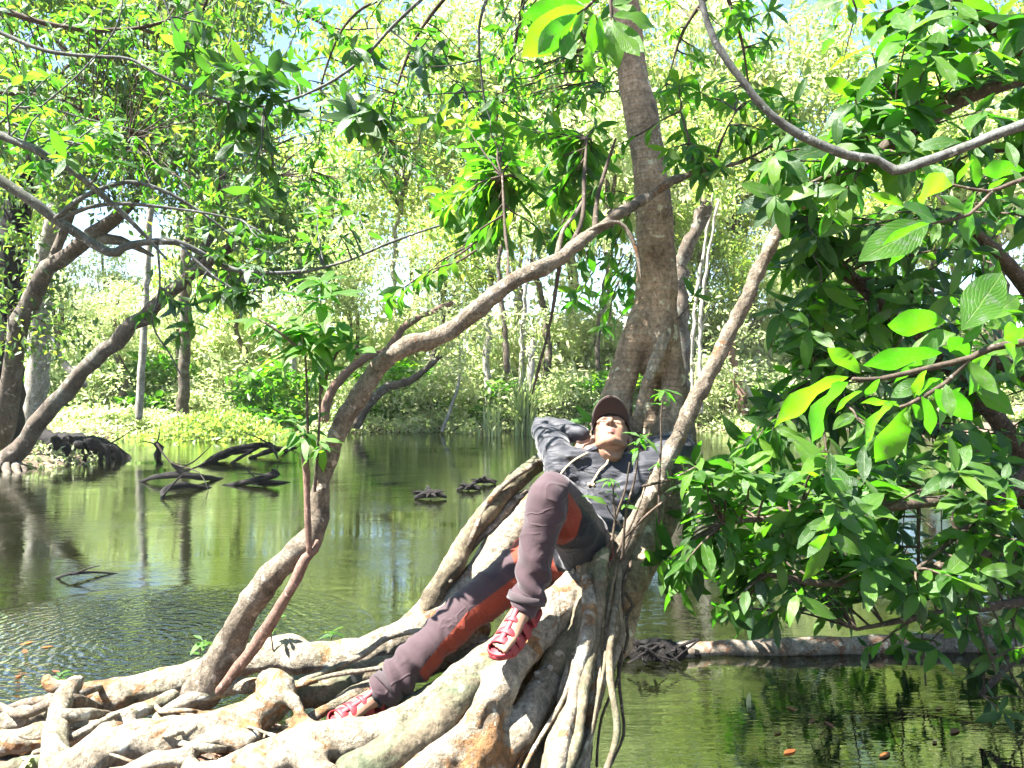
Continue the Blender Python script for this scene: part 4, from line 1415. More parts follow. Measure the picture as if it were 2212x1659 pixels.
def crown_variant(sd, rx, rz, clumps, per, clump_r, size, mat, hollow=.35, hang=.35):
    """crown mesh centred on its own base (0,0,0 = trunk top) and the limbs that carry it"""
    rng = seed(sd)
    cs = []
    while len(cs) < clumps:
        p = rng.uniform(-1, 1, 3)
        q = np.linalg.norm(p)
        if q > 1 or q < hollow * rng.random(): continue
        w = 1.0 - .35 * max(p[2], 0)
        cs.append([p[0] * rx * w, p[1] * rx * w, (p[2] + .45) * rz])
    cs = np.array(cs)
    cr = clump_r * rng.uniform(.55, 1.4, clumps)
    pos = []
    for c, r in zip(cs, cr):
        k = int(per * rng.uniform(.5, 1.4))
        g = rng.normal(0, 1, (k, 3)) * np.array([1, 1, .55]) * r * .55
        pos.append(c + g)
    szs = np.concatenate([np.full(len(p_), size * rng.uniform(.6, 1.5)) for p_ in pos])
    me = diamond_leaves(np.vstack(pos), szs, rng, mat, 'crown', hang)
    parts = []
    pick = rng.permutation(clumps)[:max(8, clumps // 3)]
    for i in pick:
        c = cs[i]
        p0 = np.array([0, 0, -rz * .55 + rng.uniform(0, .8) * rz * .9])
        mid = (p0 + c) / 2 + rng.normal(0, .06, 3) * rx + np.array([0, 0, -.05 * rz])
        ln = np.linalg.norm(c - p0)
        parts.append(tube([p0, mid, c], [.012 * ln + .01, .008 * ln + .006, .004], seg=5, step=.4))
    v, f = merge(parts)
    return me, new_mesh('branches', v, f, M['fartrunk'])


ORD = ['first', 'second', 'third', 'fourth', 'fifth', 'sixth', 'seventh', 'eighth', 'ninth', 'tenth', 'eleventh', 'twelfth', 'thirteenth', 'fourteenth', 'fifteenth', 'sixteenth', 'seventeenth', 'eighteenth', 'nineteenth', 'twentieth', 'twenty-first', 'twenty-second', 'twenty-third', 'twenty-fourth', 'twenty-fifth', 'twenty-sixth', 'twenty-seventh', 'twenty-eighth', 'twenty-ninth', 'thirtieth', 'thirty-first', 'thirty-second', 'thirty-third', 'thirty-fourth', 'thirty-fifth', 'thirty-sixth', 'thirty-seventh', 'thirty-eighth', 'thirty-ninth', 'fortieth', 'forty-first', 'forty-second', 'forty-third', 'forty-fourth', 'forty-fifth', 'forty-sixth', 'forty-seventh', 'forty-eighth']
# ------------------------------------------------------------------ far bank: trees, shrubs, ground cover
rng = seed(11)
CR = [crown_variant(100 + k, 2.7, 4.0, 46, 120, 1.05, .24, 'leaf_far') for k in range(4)]
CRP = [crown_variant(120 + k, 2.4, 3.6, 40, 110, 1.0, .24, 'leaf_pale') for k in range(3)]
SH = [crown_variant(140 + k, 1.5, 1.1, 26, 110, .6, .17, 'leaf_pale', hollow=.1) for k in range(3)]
SHG = [crown_variant(150 + k, 1.5, 1.2, 22, 70, .5, .30, 'leaf_mid', hollow=.1) for k in range(3)]


def gz(x, y): return float(ground_h(np.array([x]), np.array([y]))[0])


def far_tree(u, d, h, lean, var, label, group, pale=False, r=.12, sc=1.0, name='forest_tree'):
    b = P(u, 829.5, d); b.z = gz(b.x, b.y) - .05
    t = thing(name, label, 'tree', b, group)
    top = Vector((lean, random.uniform(-.3, .3), h))
    w = Vector((random.uniform(-.35, .35), 0, 0))
    add_tube('trunk', [b, b + top * .3 + w, b + top * .6 - w * .5, b + top], [r * 1.25, r, r * .75, r * .3], M['paletrunk' if pale else 'fartrunk'], t, seg=8, step=.4, bump=.03, bscale=2, kink=.22, sd=int(u) % 97)
    cme, bme_ = var
    for nm, me in (('crown', cme), ('branches', bme_)):
        o = obj(nm, me, t, top * .66)
        o.rotation_euler = (0, 0, random.uniform(0, 6.28) if nm == 'crown' else o.rotation_euler.z)
        if nm == 'crown':
            rz_ = o.rotation_euler.z
            tag(o, kind='stuff')
        else:
            o.rotation_euler.z = rz_
        s_ = h / 11.0 * sc
        o.scale = (s_ * 1.05, s_ * 1.05, s_)
    return t


row1 = [(-60, 29, 9.0), (110, 31, 5.5), (250, 28.5, 4.5), (400, 30, 5), (520, 32, 7.5), (650, 29.5, 6.5), (790, 31, 7.0), (930, 30, 7.0), (1060, 29, 9.5), (1170, 31.5, 11), (1290, 29.5, 11.5), (1430, 31, 10.5), (1530, 29.5, 7.6), (1640, 31, 6.5), (1760, 30, 7.4), (1890, 31.5, 8.6), (2010, 30, 11), (2150, 29, 12), (2290, 31, 12)]
for i, (u_, d_, h_) in enumerate(row1):
    pale = i in (5, 8, 12, 13)
    far_tree(u_, d_, h_, random.uniform(-.9, .9), (CR[i % 4] if i % 4 == 0 else CRP[i % 3]), f'{ORD[i]} tree from the left in the front row along the far bank', 'front row trees on the far bank', pale, r=random.uniform(.08, .15))
row2 = [(-80, 40, 15), (60, 42, 8), (230, 39, 7.5), (360, 43, 8), (500, 41, 12), (640, 44, 13.5), (760, 41, 13), (900, 43, 14), (1010, 40, 15), (1130, 43, 17), (1250, 40, 17), (1380, 42, 16.5), (1490, 40, 15), (1600, 43, 12.5), (1700, 41, 10.5), (1830, 44, 11), (1940, 41, 15), (2060, 42, 17), (2180, 40, 16), (2300, 42, 17)]
for i, (u_, d_, h_) in enumerate(row2):
    far_tree(u_, d_, h_, random.uniform(-1.2, 1.2), (CR[i % 4] if i % 3 == 0 else CRP[i % 3]), f'{ORD[i]} tree from the left in the tall back row beyond the pond', 'tall trees behind the far bank', i % 4 == 1, r=random.uniform(.12, .2), sc=.9)

row3 = [(-40, 36, 17), (560, 37, 12), (700, 35, 11), (860, 36, 18), (1010, 35, 18.5), (1110, 36.5, 19), (1220, 35, 19.5), (1330, 36, 19), (1450, 35.5, 18.5), (1560, 37, 15), (1680, 35, 17), (1820, 36, 17.5), (1980, 36, 16), (2120, 35, 18)]
for i, (u_, d_, h_) in enumerate(row3):
    far_tree(u_, d_, h_, random.uniform(-1.0, 1.0), (CRP[i % 3] if i % 2 == 0 else CR[i % 4]), f'{ORD[i]} tree from the left in the middle row of tall pale trees', 'pale trees in the middle row', True, r=random.uniform(.1, .16), sc=.85)
sh3 = [(-20, 33), (90, 35), (190, 34), (300, 36), (410, 34), (540, 35), (640, 33), (740, 35), (840, 33.5), (960, 35), (1070, 33.5), (1190, 35), (1300, 34), (1480, 35), (1590, 33.5), (1690, 35), (1800, 34), (1910, 35), (2040, 34), (2180, 35)]
for i, (u_, d_) in enumerate(sh3):
    b = P(u_, 829.5, d_); b.z = gz(b.x, b.y)
    t = thing('tall_bush', f'{ORD[i]} tall pale bush from the left in the row behind the low bushes', 'bush', b, 'tall bushes behind the far bank')
    s_ = random.uniform(1.7, 2.4)
    rz_ = random.uniform(0, 6.28)
    for nm, me in (('foliage', SH[i % 3][0]), ('branches', SH[i % 3][1])):
        o = obj(nm, me, t, (0, 0, .5 * s_)); o.scale = (s_, s_, s_ * 1.1); o.rotation_euler.z = rz_
        if nm == 'foliage': tag(o, kind='stuff')

sh = [(40, 27.5), (130, 29.5), (215, 28), (320, 30), (420, 28.2), (510, 30.5), (600, 28), (690, 29.5), (770, 27.8), (850, 29), (930, 27.6), (1010, 30), (1095, 28.4), (1180, 27.8), (1240, 29.4), (1310, 28), (1480, 28.3), (1570, 29.2), (1650, 27.8), (1750, 29), (1850, 28), (1960, 28.5), (2080, 28), (2190, 28.4)]
for i, (u_, d_) in enumerate(sh):
    b = P(u_, 829.5, d_ + random.uniform(-.4, .4)); b.z = gz(b.x, b.y)
    t = thing('bank_shrub', f'{ORD[i]} bush from the left along the edge of the far bank', 'bush', b, 'bushes along the far bank')
    var = (SH if i % 3 else SHG)[i % 3]
    s_ = random.uniform(.6, 1.15)
    rz_ = random.uniform(0, 6.28)
    for nm, me in (('foliage', var[0]), ('branches', var[1])):
        o = obj(nm, me, t, (0, 0, .5 * s_)); o.scale = (s_ * 1.2, s_ * 1.2, s_); o.rotation_euler.z = rz_
        if nm == 'foliage': tag(o, kind='stuff')

# low herbs all over the bank
rg = seed(21)
n = 120000
yy = 25.2 + 40 * rg.random(n) ** 2.0
xx = rg.uniform(-.72, .72, n) * yy
hh = ground_h(xx, yy)
lump = np.array([noise.noise(Vector((a * .55, b * .55, 0))) for a, b in zip(xx, yy)])
keep = (hh > -.12) & (lump > -.35)
xx, yy, hh, lump = xx[keep], yy[keep], hh[keep], lump[keep]
x2 = rg.uniform(-22, -8.2, 30000); y2 = rg.uniform(11, 28, 30000); h2 = ground_h(x2, y2); k2 = h2 > -.1
xx = np.concatenate([xx, x2[k2]]); yy = np.concatenate([yy, y2[k2]]); hh = np.concatenate([hh, h2[k2]]); lump = np.concatenate([lump, np.zeros(k2.sum())])
zz = hh + rg.random(len(xx)) ** 1.4 * (.35 + .9 * np.clip(lump, 0, 1)) * np.where(yy < 22, .5, 1)
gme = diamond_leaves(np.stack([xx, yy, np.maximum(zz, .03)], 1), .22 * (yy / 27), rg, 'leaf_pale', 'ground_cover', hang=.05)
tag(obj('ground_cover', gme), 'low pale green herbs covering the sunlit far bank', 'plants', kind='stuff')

# ------------------------------------------------------------------ trees of the left bank, with one joined crown each
def custom_tree(name, label, pts, rads, clumps, mat_trunk, leafm, size, per, limbs=(), cr=.55, sd=0, group=None, hang=.4, step=.25):
    """trunk along pts; clumps (world points) carried by short branches"""
    b = Vector(pts[0])
    t = thing(name, label, 'tree', b, group)
    add_tube('trunk', pts, rads, M[mat_trunk], t, seg=14, step=step, bump=np.mean(rads) * .28, bscale=3.5, sd=sd, kink=min(.25 if b.y > 19 else .12, 1.1 * float(np.mean(rads))))
    for lp, lr in limbs:
        add_tube('limb', lp, lr, M[mat_trunk], t, seg=8, step=step, bump=np.mean(lr) * .15, bscale=5, sd=sd + 1)
    if clumps:
        rg_ = seed(sd + 500)
        src = [np.array(p) for p in crom(pts, rads, .3)[0][-max(4, len(pts) * 3):]]
        for lp, lr in limbs:
            src += [np.array(p) for p in crom(lp, lr, .3)[0]]
        src = np.array(src)
        pos, tw = [], []
        for c in clumps:
            c = np.array(c)
            k = int(per * rg_.uniform(.5, 1.4)); r = cr * rg_.uniform(.5, 1.35)
            pos.append(c + rg_.normal(0, 1, (k, 3)) * np.array([1, 1, .6]) * r * .6)
            s0 = src[np.linalg.norm(src - c, axis=1).argmin()]
            ln = np.linalg.norm(c - s0)
            if ln > .1:
                tw.append(tube([s0, (s0 + c) / 2 + rg_.normal(0, .08, 3) * ln, c], [.006 * ln + .006, .005 * ln + .004, .004], seg=5, step=.3))
        tag(obj('crown', diamond_leaves(np.vstack(pos) - np.array(b), size, rg_, leafm, 'crown', hang), t), kind='stuff')
        if tw:
            v, f = merge(tw)
            tag(obj('branches', new_mesh('branches', v - np.array(b), f, M['fartrunk']), t), kind='stuff')
    return t


def cl(n, u, v, d, avoid=()):
    out = []
    while len(out) < n:
        a, b = random.uniform(*u), random.uniform(*v)
        if any(x0 < a < x1 and y0 < b < y1 for x0, x1, y0, y1 in avoid): continue
        out.append(P(a, b, random.uniform(*d)))
    return out


seed(41)
gaps = [(255, 330, 140, 260), (380, 480, 150, 215), (200, 260, 20, 90)]
custom_tree('curved_tree', 'curved grey tree trunk bending right over the water at the left edge', [P(-30, 1010, 16.2), P(10, 900, 16), P(28, 800, 15.8), P(50, 700, 15.6), P(90, 605, 15.4), P(150, 545, 15.2), P(225, 495, 15), P(300, 425, 14.8)],
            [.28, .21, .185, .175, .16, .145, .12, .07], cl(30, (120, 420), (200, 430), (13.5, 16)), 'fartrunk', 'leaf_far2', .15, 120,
            limbs=[([P(190, 515, 15.1), P(260, 520, 15), P(330, 552, 14.9)], [.12, .09, .03]), ([P(90, 610, 15.4), P(130, 520, 15.6), P(170, 420, 15.8), P(210, 330, 16)], [.12, .09, .07, .04])], sd=1)
custom_tree('leaning_tree', 'straight dark trunk leaning right out over the pond from the left bank', [P(-5, 1045, 15.2), P(30, 985, 15.1), P(80, 915, 15), P(200, 780, 14.6), P(330, 662, 14.2), P(435, 575, 13.9), P(520, 520, 13.7), P(610, 470, 13.5)],
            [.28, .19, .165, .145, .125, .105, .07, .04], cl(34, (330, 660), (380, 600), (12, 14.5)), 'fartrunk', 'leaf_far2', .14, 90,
            limbs=[([P(435, 575, 13.9), P(480, 600, 13.8), P(560, 608, 13.7)], [.10, .07, .03]), ([P(400, 605, 14), P(470, 470, 14.2), P(480, 300, 14.4), P(470, 150, 14.6)], [.08, .07, .06, .05])], sd=2)
custom_tree('dead_dark_trunk', 'dark broken topped trunk wrapped in climbers at the left edge', [P(10, 985, 17.2), P(12, 800, 17), P(20, 600, 17), P(45, 420, 17), P(70, 345, 17)], [.40, .34, .30, .28, .24], cl(16, (-90, 130), (330, 760), (15.5, 17)), 'wet', 'leaf_far2', .16, 100,
            limbs=[([P(45, 400, 17), P(60, 340, 17), P(110, 330, 16.8), P(130, 400, 16.7)], [.06, .05, .04, .03])], sd=3)
custom_tree('grey_diagonal_tree', 'pale grey trunk slanting up to the right behind the curved tree', [P(70, 950, 19), P(95, 600, 18.6), P(130, 460, 18.4), P(165, 370, 18.2), P(240, 250, 18), P(330, 140, 18), P(410, 0, 18), P(470, -120, 18)],
            [.26, .24, .22, .2, .18, .15, .12, .1], cl(150, (-80, 520), (-160, 330), (12, 19), gaps), 'paletrunk', 'leaf_far2', .17, 130,
            limbs=[([P(165, 370, 18.2), P(260, 330, 18), P(330, 250, 17.6)], [.1, .07, .04]), ([P(240, 250, 18), P(150, 120, 17.5), P(60, 20, 17)], [.1, .08, .05]), ([P(130, 460, 18.4), P(60, 330, 18), P(10, 180, 17.6)], [.1, .08, .05])], sd=4)
custom_tree('slender_dark_tree', 'slender dense small leaved tree with upright stem left of centre', [P(395, 905, 27), P(400, 700, 26.5), P(405, 520, 26), P(418, 300, 25.5), P(440, 100, 25), P(455, -80, 25)],
            [.2, .18, .16, .13, .11, .08], cl(64, (330, 590), (-120, 560), (22, 27), [(520, 600, 60, 200), (300, 450, 330, 600)]), 'fartrunk', 'leaf_far2', .24, 140, sd=5, cr=.85)
custom_tree('thin_pole_tree', 'thin pale pole like tree in the leaves at upper left', [P(300, 900, 22), P(318, 600, 22), P(330, 350, 22), P(338, 180, 22), P(352, 0, 22), P(360, -90, 22)],
            [.1, .09, .08, .07, .06, .05], cl(20, (180, 430), (-120, 220), (20, 22.5), gaps), 'paletrunk', 'leaf_far', .2, 110, sd=6, cr=.7)

# thin trunks of the middle distance on the far bank
custom_tree('forked_pale_tree', 'pale forked trunk seen just right of the big trunk', [P(1475, 905, 24.5), P(1472, 760, 24.5), P(1470, 640, 24.3), P(1478, 560, 24.1), P(1510, 480, 24), P(1525, 400, 24), P(1530, 330, 24)], [.30, .26, .24, .22, .18, .14, .10],
            cl(20, (1450, 1640), (180, 420), (22, 25)), 'fartrunk', 'leaf_far', .24, 110, limbs=[([P(1495, 520, 24), P(1525, 470, 24), P(1535, 450, 24)], [.14, .11, .08])], sd=7, cr=.8)
for i, (label, pts, r_, mt) in enumerate([
    ('slim white stem, left of two behind the right leaning stem', [(1497, 880, 27), (1495, 760, 27), (1505, 640, 27), (1530, 480, 27), (1560, 320, 27)], .085, 'paletrunk'),
    ('slim white stem, right of two behind the right leaning stem', [(1515, 890, 26.5), (1512, 740, 26.5), (1520, 620, 26.5), (1545, 470, 26.5), (1565, 380, 26.5)], .075, 'paletrunk'),
    ('crooked brown sapling standing on the bank left of the grass', [(1095, 800, 26), (1090, 700, 26), (1080, 640, 26), (1078, 560, 26), (1098, 490, 26)], .11, 'fartrunk'),
    ('short pale stump behind the tall grass clump', [(1140, 890, 26.2), (1145, 830, 26.2), (1150, 770, 26.2), (1152, 735, 26.2)], .17, 'paletrunk'),
    ('straight pale sapling rising behind the tall grass clump', [(1125, 860, 26.4), (1128, 740, 26.4), (1132, 660, 26.4), (1140, 560, 26.4)], .10, 'paletrunk'),
    ('bent reddish trunk reaching right above the leaning stem', [(700, 905, 25.8), (715, 850, 25.8), (760, 795, 25.7), (830, 755, 25.6), (880, 700, 25.5), (930, 675, 25.4), (975, 655, 25.4)], .16, 'redstick'),
    ('low crooked pale trunk lying out to the right on the bank', [(770, 915, 25.5), (800, 868, 25.5), (835, 838, 25.5), (880, 828, 25.4), (915, 800, 25.4), (950, 770, 25.3)], .17, 'fartrunk'),
    ('white twiggy sapling bare against the dark bank', [(955, 930, 25.6), (985, 850, 25.6), (995, 790, 25.6), (990, 720, 25.6)], .06, 'paletrunk'),
    ('red brown trunk on the far right bank behind the leaves', [(1610, 905, 27.5), (1600, 840, 27.5), (1585, 780, 27.5), (1570, 700, 27.5)], .18, 'redstick'),
    ('white dead stem slanting at the far right waterline', [(1640, 905, 27), (1620, 850, 27), (1600, 810, 27), (1580, 800, 27)], .09, 'paletrunk'),
    ('thin leaning grey stem on the left bank', [(180, 830, 20), (130, 770, 20), (95, 700, 20), (70, 660, 20)], .10, 'paletrunk')]):
    custom_tree('slim_trunk', label, [P(*p) for p in pts], [r_ * (1 - .5 * k / (len(pts) - 1)) for k in range(len(pts))], cl(5, (pts[-1][0] - 60, pts[-1][0] + 60), (pts[-1][1] - 60, pts[-1][1] + 30), (pts[-1][2] - .8, pts[-1][2] + .4)), mt, 'leaf_pale', .2, 70, sd=20 + i, group='slim trunks on the far bank', cr=.6)

# tall pale grass clump
def blade_mesh(n, h, rng_, spread, width):
    V, F = [], []
    for k in range(n):
        a = rng_.uniform(0, 6.28); hh_ = h * rng_.uniform(.55, 1.15); out = spread * rng_.uniform(.2, 1.0)
        d = np.array([math.cos(a), math.sin(a), 0]); s = np.array([-d[1], d[0], 0])
        b0 = rng_.normal(0, .12, 3) * np.array([1, 1, 0])
        o = len(V)
        for i in range(7):
            t = i / 6
            c = b0 + d * out * t ** 2 + np.array([0, 0, hh_ * (t - .42 * t ** 3 * out / spread * 1.3)])
            w = width * (1 - t ** 2) + .002
            V += [c - s * w, c + s * w]
        for i in range(6):
            F.append([o + 2 * i, o + 2 * i + 1, o + 2 * i + 3, o + 2 * i + 2])
    return np.array(V), np.array(F)


rg = seed(51)
for label, u_, v_, d_, n_, h_, sp in (('tall arching clump of pale grass on the far bank by the bent elbow', 1130, 935, 25.2, 110, 2.5, 1.5), ('small tuft of pale grass at the waterline left of the tall clump', 1060, 945, 24.6, 40, 1.3, .7)):
    b = P(u_, v_, d_); b.z = max(0.0, gz(b.x, b.y))
    t = thing('grass_clump', label, 'grass', b, 'grass clumps at the waterline')
    v, f = blade_mesh(n_, h_, rg, sp, .035)
    o = obj('blades', new_mesh('blades', v, f, M['grass']), t); tag(o, kind='stuff')

# floating green plants
b = PG(470, 945, 0)
t = thing('water_plant', 'dense mat of green floating plants off the far bank', 'water plant', b)
rg = seed(52)
p = rg.normal(0, 1, (5200, 3)) * np.array([.95, .8, 0]); rr = np.linalg.norm(p, axis=1)
p[:, 2] = rg.random(5200) * np.clip(.75 - .16 * rr ** 2, .08, 1) + .02
tag(obj('foliage', diamond_leaves(p, .13, rg, 'leaf_far', 'foliage', hang=-.3, aspect=.6), t), kind='stuff')
v, f = merge([tube([Vector((x_, y_, -.1)), Vector((x_ * 1.02, y_, .45))], [.012, .006], seg=5, step=.3) for x_, y_ in zip(rg.normal(0, .8, 60), rg.normal(0, .6, 60))])
tag(obj('stems', new_mesh('stems', v, f, M['leaf_far']), t), kind='stuff')

# ------------------------------------------------------------------ dead wood in the water
def deadwood(name, label, tubes, mat='wet', cat='branch', group=None, bump=.45, thin=.8, twigs=2):
    b = Vector(tubes[0][0][0]); b.z = 0
    t = thing(name, label, cat, b, group)
    for k, (pts, r_) in enumerate(tubes):
        r_ = [q_ * thin for q_ in r_]
        add_tube('limb' if k else 'stem', pts, r_, M[mat], t, seg=10, step=.12, bump=np.mean(r_) * bump, bscale=6, sd=k)
    for k in range(twigs):
        pts, r_ = random.choice(tubes)
        a = Vector(random.choice(pts[1:])); e = a + Vector((random.uniform(-.7, .7), random.uniform(-.3, .3), random.uniform(-.1, .45)))
        add_tube('twig', [a, a.lerp(e, .5) + rnd_dir() * .08, e], [.018, .013, .005], M[mat], t, seg=5, step=.1)
    return t


def W(u, v, z=0.0): return PG(u, v, z)
def above(u, v, u0, v0):
    """point seen at (u, v), standing above the water point (u0, v0)"""
    return P(u, v, PG(u0, v0, 0).y)


G = 'dead branches in the pond'
deadwood('floating_branch', 'dark arched branch floating left of the other dead wood', [([W(300, 1043, -.02), above(335, 1030, 335, 1043), above(380, 1026, 380, 1043), above(430, 1030, 430, 1042), W(480, 1036, -.02)], [.03, .06, .07, .07, .04]),
         ([above(400, 1028, 400, 1043), above(385, 1012, 385, 1043), above(375, 1003, 375, 1043)], [.06, .07, .05])], group=G)
deadwood('floating_branch', 'pointed dark branch end lying just in front of the arched one', [([W(455, 1056, -.02), above(400, 1048, 400, 1060), above(370, 1052, 370, 1064), above(352, 1062, 352, 1070), above(352, 1072, 352, 1078)], [.04, .06, .06, .05, .03])], group=G)
deadwood('floating_branch', 'tangle of dark branches beside the floating plants', [([W(430, 1010, -.02), above(470, 985, 470, 1000), above(520, 968, 520, 992), above(570, 962, 570, 990), W(625, 975, -.02)], [.05, .09, .09, .07, .04]),
         ([W(500, 1000, 0), above(560, 965, 540, 990), above(585, 960, 585, 995), above(600, 990, 600, 1000)], [.04, .05, .045, .03]),
         ([W(450, 1000, 0), above(500, 975, 500, 992), above(540, 975, 540, 992)], [.07, .11, .08]),
         ([W(540, 990, 0), above(590, 972, 590, 985), above(640, 968, 640, 985)], [.05, .08, .03])], group=G)
deadwood('floating_branch', 'half sunk pale backed log right of the tangle', [([W(480, 1052, -.03), above(540, 1040, 540, 1048), above(585, 1028, 585, 1046), above(600, 1024, 600, 1046), above(590, 1016, 590, 1046)], [.04, .07, .08, .06, .04]),
         ([W(545, 1047, -.01), W(590, 1042, .02), W(630, 1044, -.02)], [.03, .05, .03])], group=G)
deadwood('dead_stub', 'lone dark stub standing in the water behind the branches', [([W(338, 985, -.05), above(342, 975, 340, 985), above(345, 968, 340, 985), above(338, 960, 340, 985)], [.09, .09, .10, .07])], group='stubs in the pond')
deadwood('floating_twig', 'thin forked twig floating near the left edge', [([W(118, 1250, -.01), W(150, 1240, .05), W(200, 1236, .03), W(262, 1240, -.01)], [.014, .016, .014, .008]), ([W(160, 1240, .05), W(190, 1228, .09), W(215, 1222, .12)], [.012, .010, .006])], group=G, twigs=0)
seed(61)
for lb, u_, v_, s_ in (('spiky black tangle of dead roots alone on the water', 930, 1078, .17), ('black root tangle, left one of a close pair', 1012, 1060, .13), ('black root tangle, right one of a close pair', 1045, 1046, .15)):
    c = W(u_, v_, 0)
    tb = [([c + Vector((-s_ * 1.2, 0, .02)), c + Vector((0, 0, s_ * .5)), c + Vector((s_ * 1.2, 0, .03))], [.03, s_ * .45, .03])]
    for k in range(11):
        a = random.uniform(0, 6.28)
        e = Vector((math.cos(a) * s_ * 1.5, math.sin(a) * s_, random.uniform(.0, 1.0) * s_))
        tb.append(([c + Vector((0, 0, s_ * .3)), c + e * .6 + Vector((0, 0, s_ * .25)), c + e], [.04, .025, .008]))
    deadwood('dead_stump', lb, tb, cat='stump', group='black stumps in the pond', bump=.5, twigs=0)
# mossy stump with its roots by the left bank
tb = [([P(20, 870, 19.5), P(60, 900, 19), P(100, 945, 18.4), P(170, 960, 17.8), P(230, 975, 17.5), W(285, 1000, -.1)], [.12, .16, .22, .30, .28, .08])]
for (a, b_) in (((110, 960), (90, 1000)), ((140, 965), (130, 1006)), ((170, 960), (180, 1003)), ((200, 965), (215, 1003)), ((230, 970), (255, 1000)), ((150, 950), (60, 1000)), ((190, 955), (235, 1003)), ((120, 950), (105, 1005))):
    e = W(b_[0], b_[1], -.05); s0 = P(a[0], a[1], e.y)
    tb.append(([s0, (s0 + e) / 2 + Vector((.1, 0, .12)), e], [.13, .09, .06]))
deadwood('root_stump', 'gnarled dark stump with mossy back rising from the water at left', tb, cat='stump', bump=.45, mat='wet')
tb = []
for (u_, v_) in ((-20, 1035), (15, 1035), (45, 1030), (60, 1022)):
    e = W(u_, v_ + 8, -.1)
    tb.append(([P(15, 985, 15.2), P((15 + u_) / 2, 1000, 15.1), e], [.14, .10, .07]))
deadwood('root_fan', 'stilt roots at the foot of the leaning left bank trees', tb, cat='roots', mat='fartrunk')
seed(62)
for lb, pts in (('bare twig hanging over the pond from the stump', [P(190, 965, 17.4), P(215, 1005, 17), P(260, 1060, 16.5), P(300, 1070, 16)]), ('thin dead twig dangling before the arched branch', [P(340, 960, 12), P(370, 1000, 12), P(430, 1020, 12), P(450, 1060, 12)])):
    deadwood('dead_twig', lb, [(pts, [.02, .015, .012, .006])], mat='fartrunk', cat='twig', twigs=0)
# debris at the far right waterline
deadwood('bleached_driftwood', 'bleached driftwood at the far right waterline behind the broken stem', [([W(1500, 925, .05), above(1545, 915, 1545, 925), above(1590, 918, 1590, 925), W(1650, 920, .05)], [.12, .2, .16, .06]), ([W(1515, 922, 0), above(1540, 885, 1540, 922), above(1560, 850, 1550, 922)], [.12, .10, .06]), ([W(1590, 920, 0), above(1605, 890, 1600, 920)], [.07, .05])], mat='paletrunk', cat='driftwood')
# floating log on the right
lt = thing('fallen_log', 'long pale log floating across the water under the leaves at right', 'log', W(1700, 1402, 0))
lp = [W(1465, 1408, .02), W(1560, 1402, .025), W(1700, 1400, .03), W(1850, 1396, .03), W(2020, 1392, .03), W(2260, 1396, .03)]
add_tube('log', lp, [.055, .05, .055, .06, .062, .065], M['log'], lt, seg=16, step=.06, bump=.012, bscale=9)
add_tube('root_end', [W(1340, 1392, .07), W(1380, 1405, .03), W(1430, 1415, .01), W(1500, 1408, .02)], [.022, .075, .085, .05], M['wet'], lt, seg=16, step=.03, bump=.04, bscale=14)
seed(63)
for k in range(9):
    a = W(random.uniform(1370, 1470), random.uniform(1395, 1412), random.uniform(.03, .1))
    add_tube('rootlet', [a, a + Vector((random.uniform(-.12, .12), random.uniform(-.1, 0), random.uniform(-.02, .06))), a + Vector((random.uniform(-.2, .2), random.uniform(-.12, 0), -.05))], [.010, .008, .004], M['wet'], lt, seg=6, step=.03)
# ------------------------------------------------------------------ unseen crown of the big tree, clumps placed to shade the trunk
seed(71); rg = seed(71)
tb = Vector(tree.location)
T0 = P(1340, -200, TD)
limbs = [[T0, T0 + Vector((-.3, .5, .9)), T0 + Vector((-.9, 1.1, 1.6)), T0 + Vector((-1.6, 1.8, 2.1))],
         [T0, T0 + Vector((.4, .3, .8)), T0 + Vector((1.1, .6, 1.5)), T0 + Vector((2.0, .8, 2.0))],
         [T0, T0 + Vector((.0, .2, 1.0)), T0 + Vector((.2, .4, 2.2)), T0 + Vector((.1, .6, 3.2))]]
for l_ in limbs:
    add_tube('limb', l_, [.07, .055, .04, .025], M['trunk'], tree, seg=10, step=.1, bump=.008)
pos = []
for k in range(40):
    c = np.array([random.uniform(-1.2, .5), random.uniform(3.0, 4.4), random.uniform(4.7, 5.9)])
    pos.append(c + rg.normal(0, .24, (75, 3)))
tag(obj('crown', diamond_leaves(np.vstack(pos) - np.array(tb), .15, rg, 'leaf_mid', 'crown', .3), tree), kind='stuff')  # shaped to shade the trunk and leave the person in sun

# ------------------------------------------------------------------ the two leaning stems
seed(72)
L_pts = [P(432, 1500, 3.06), P(470, 1440, 3.05), P(520, 1340, 3.03), P(585, 1245, 3.02), P(650, 1185, 3.02), P(684, 1140, 3.02), P(690, 1080, 3.03), P(712, 985, 3.03), P(758, 885, 3.03), P(815, 798, 3.04), P(870, 752, 3.04), P(950, 728, 3.05), P(1020, 675, 3.05), P(1110, 608, 3.06), P(1210, 556, 3.1), P(1310, 480, 3.25), P(1400, 425, 3.44), P(1470, 385, 3.47), P(1540, 362, 3.5), P(1600, 350, 3.52)]
L_rad = [R(105, 3), R(88, 3), R(76, 3), R(74, 3), R(72, 3), R(66, 3), R(54, 3), R(56, 3), R(57, 3.1), R(54, 3.1), R(56, 3.2), R(46, 3.2), R(43, 3.3), R(40, 3.3), R(36, 3.3), R(30, 3.4), R(26, 3.4), R(20, 3.4), R(15, 3.5), R(9, 3.5)]
L_rad = [r_ * (.80 if k < 5 else .70 if k < 11 else .80) for k, r_ in enumerate(L_rad)]
lean = thing('slanting_tree', 'pale mottled tree stem leaning right from the sunlit roots across the big trunk', 'tree', L_pts[0])
add_tube('stem', L_pts, L_rad, M['stem'], lean, seg=20, step=.02, bump=.012, bscale=13)
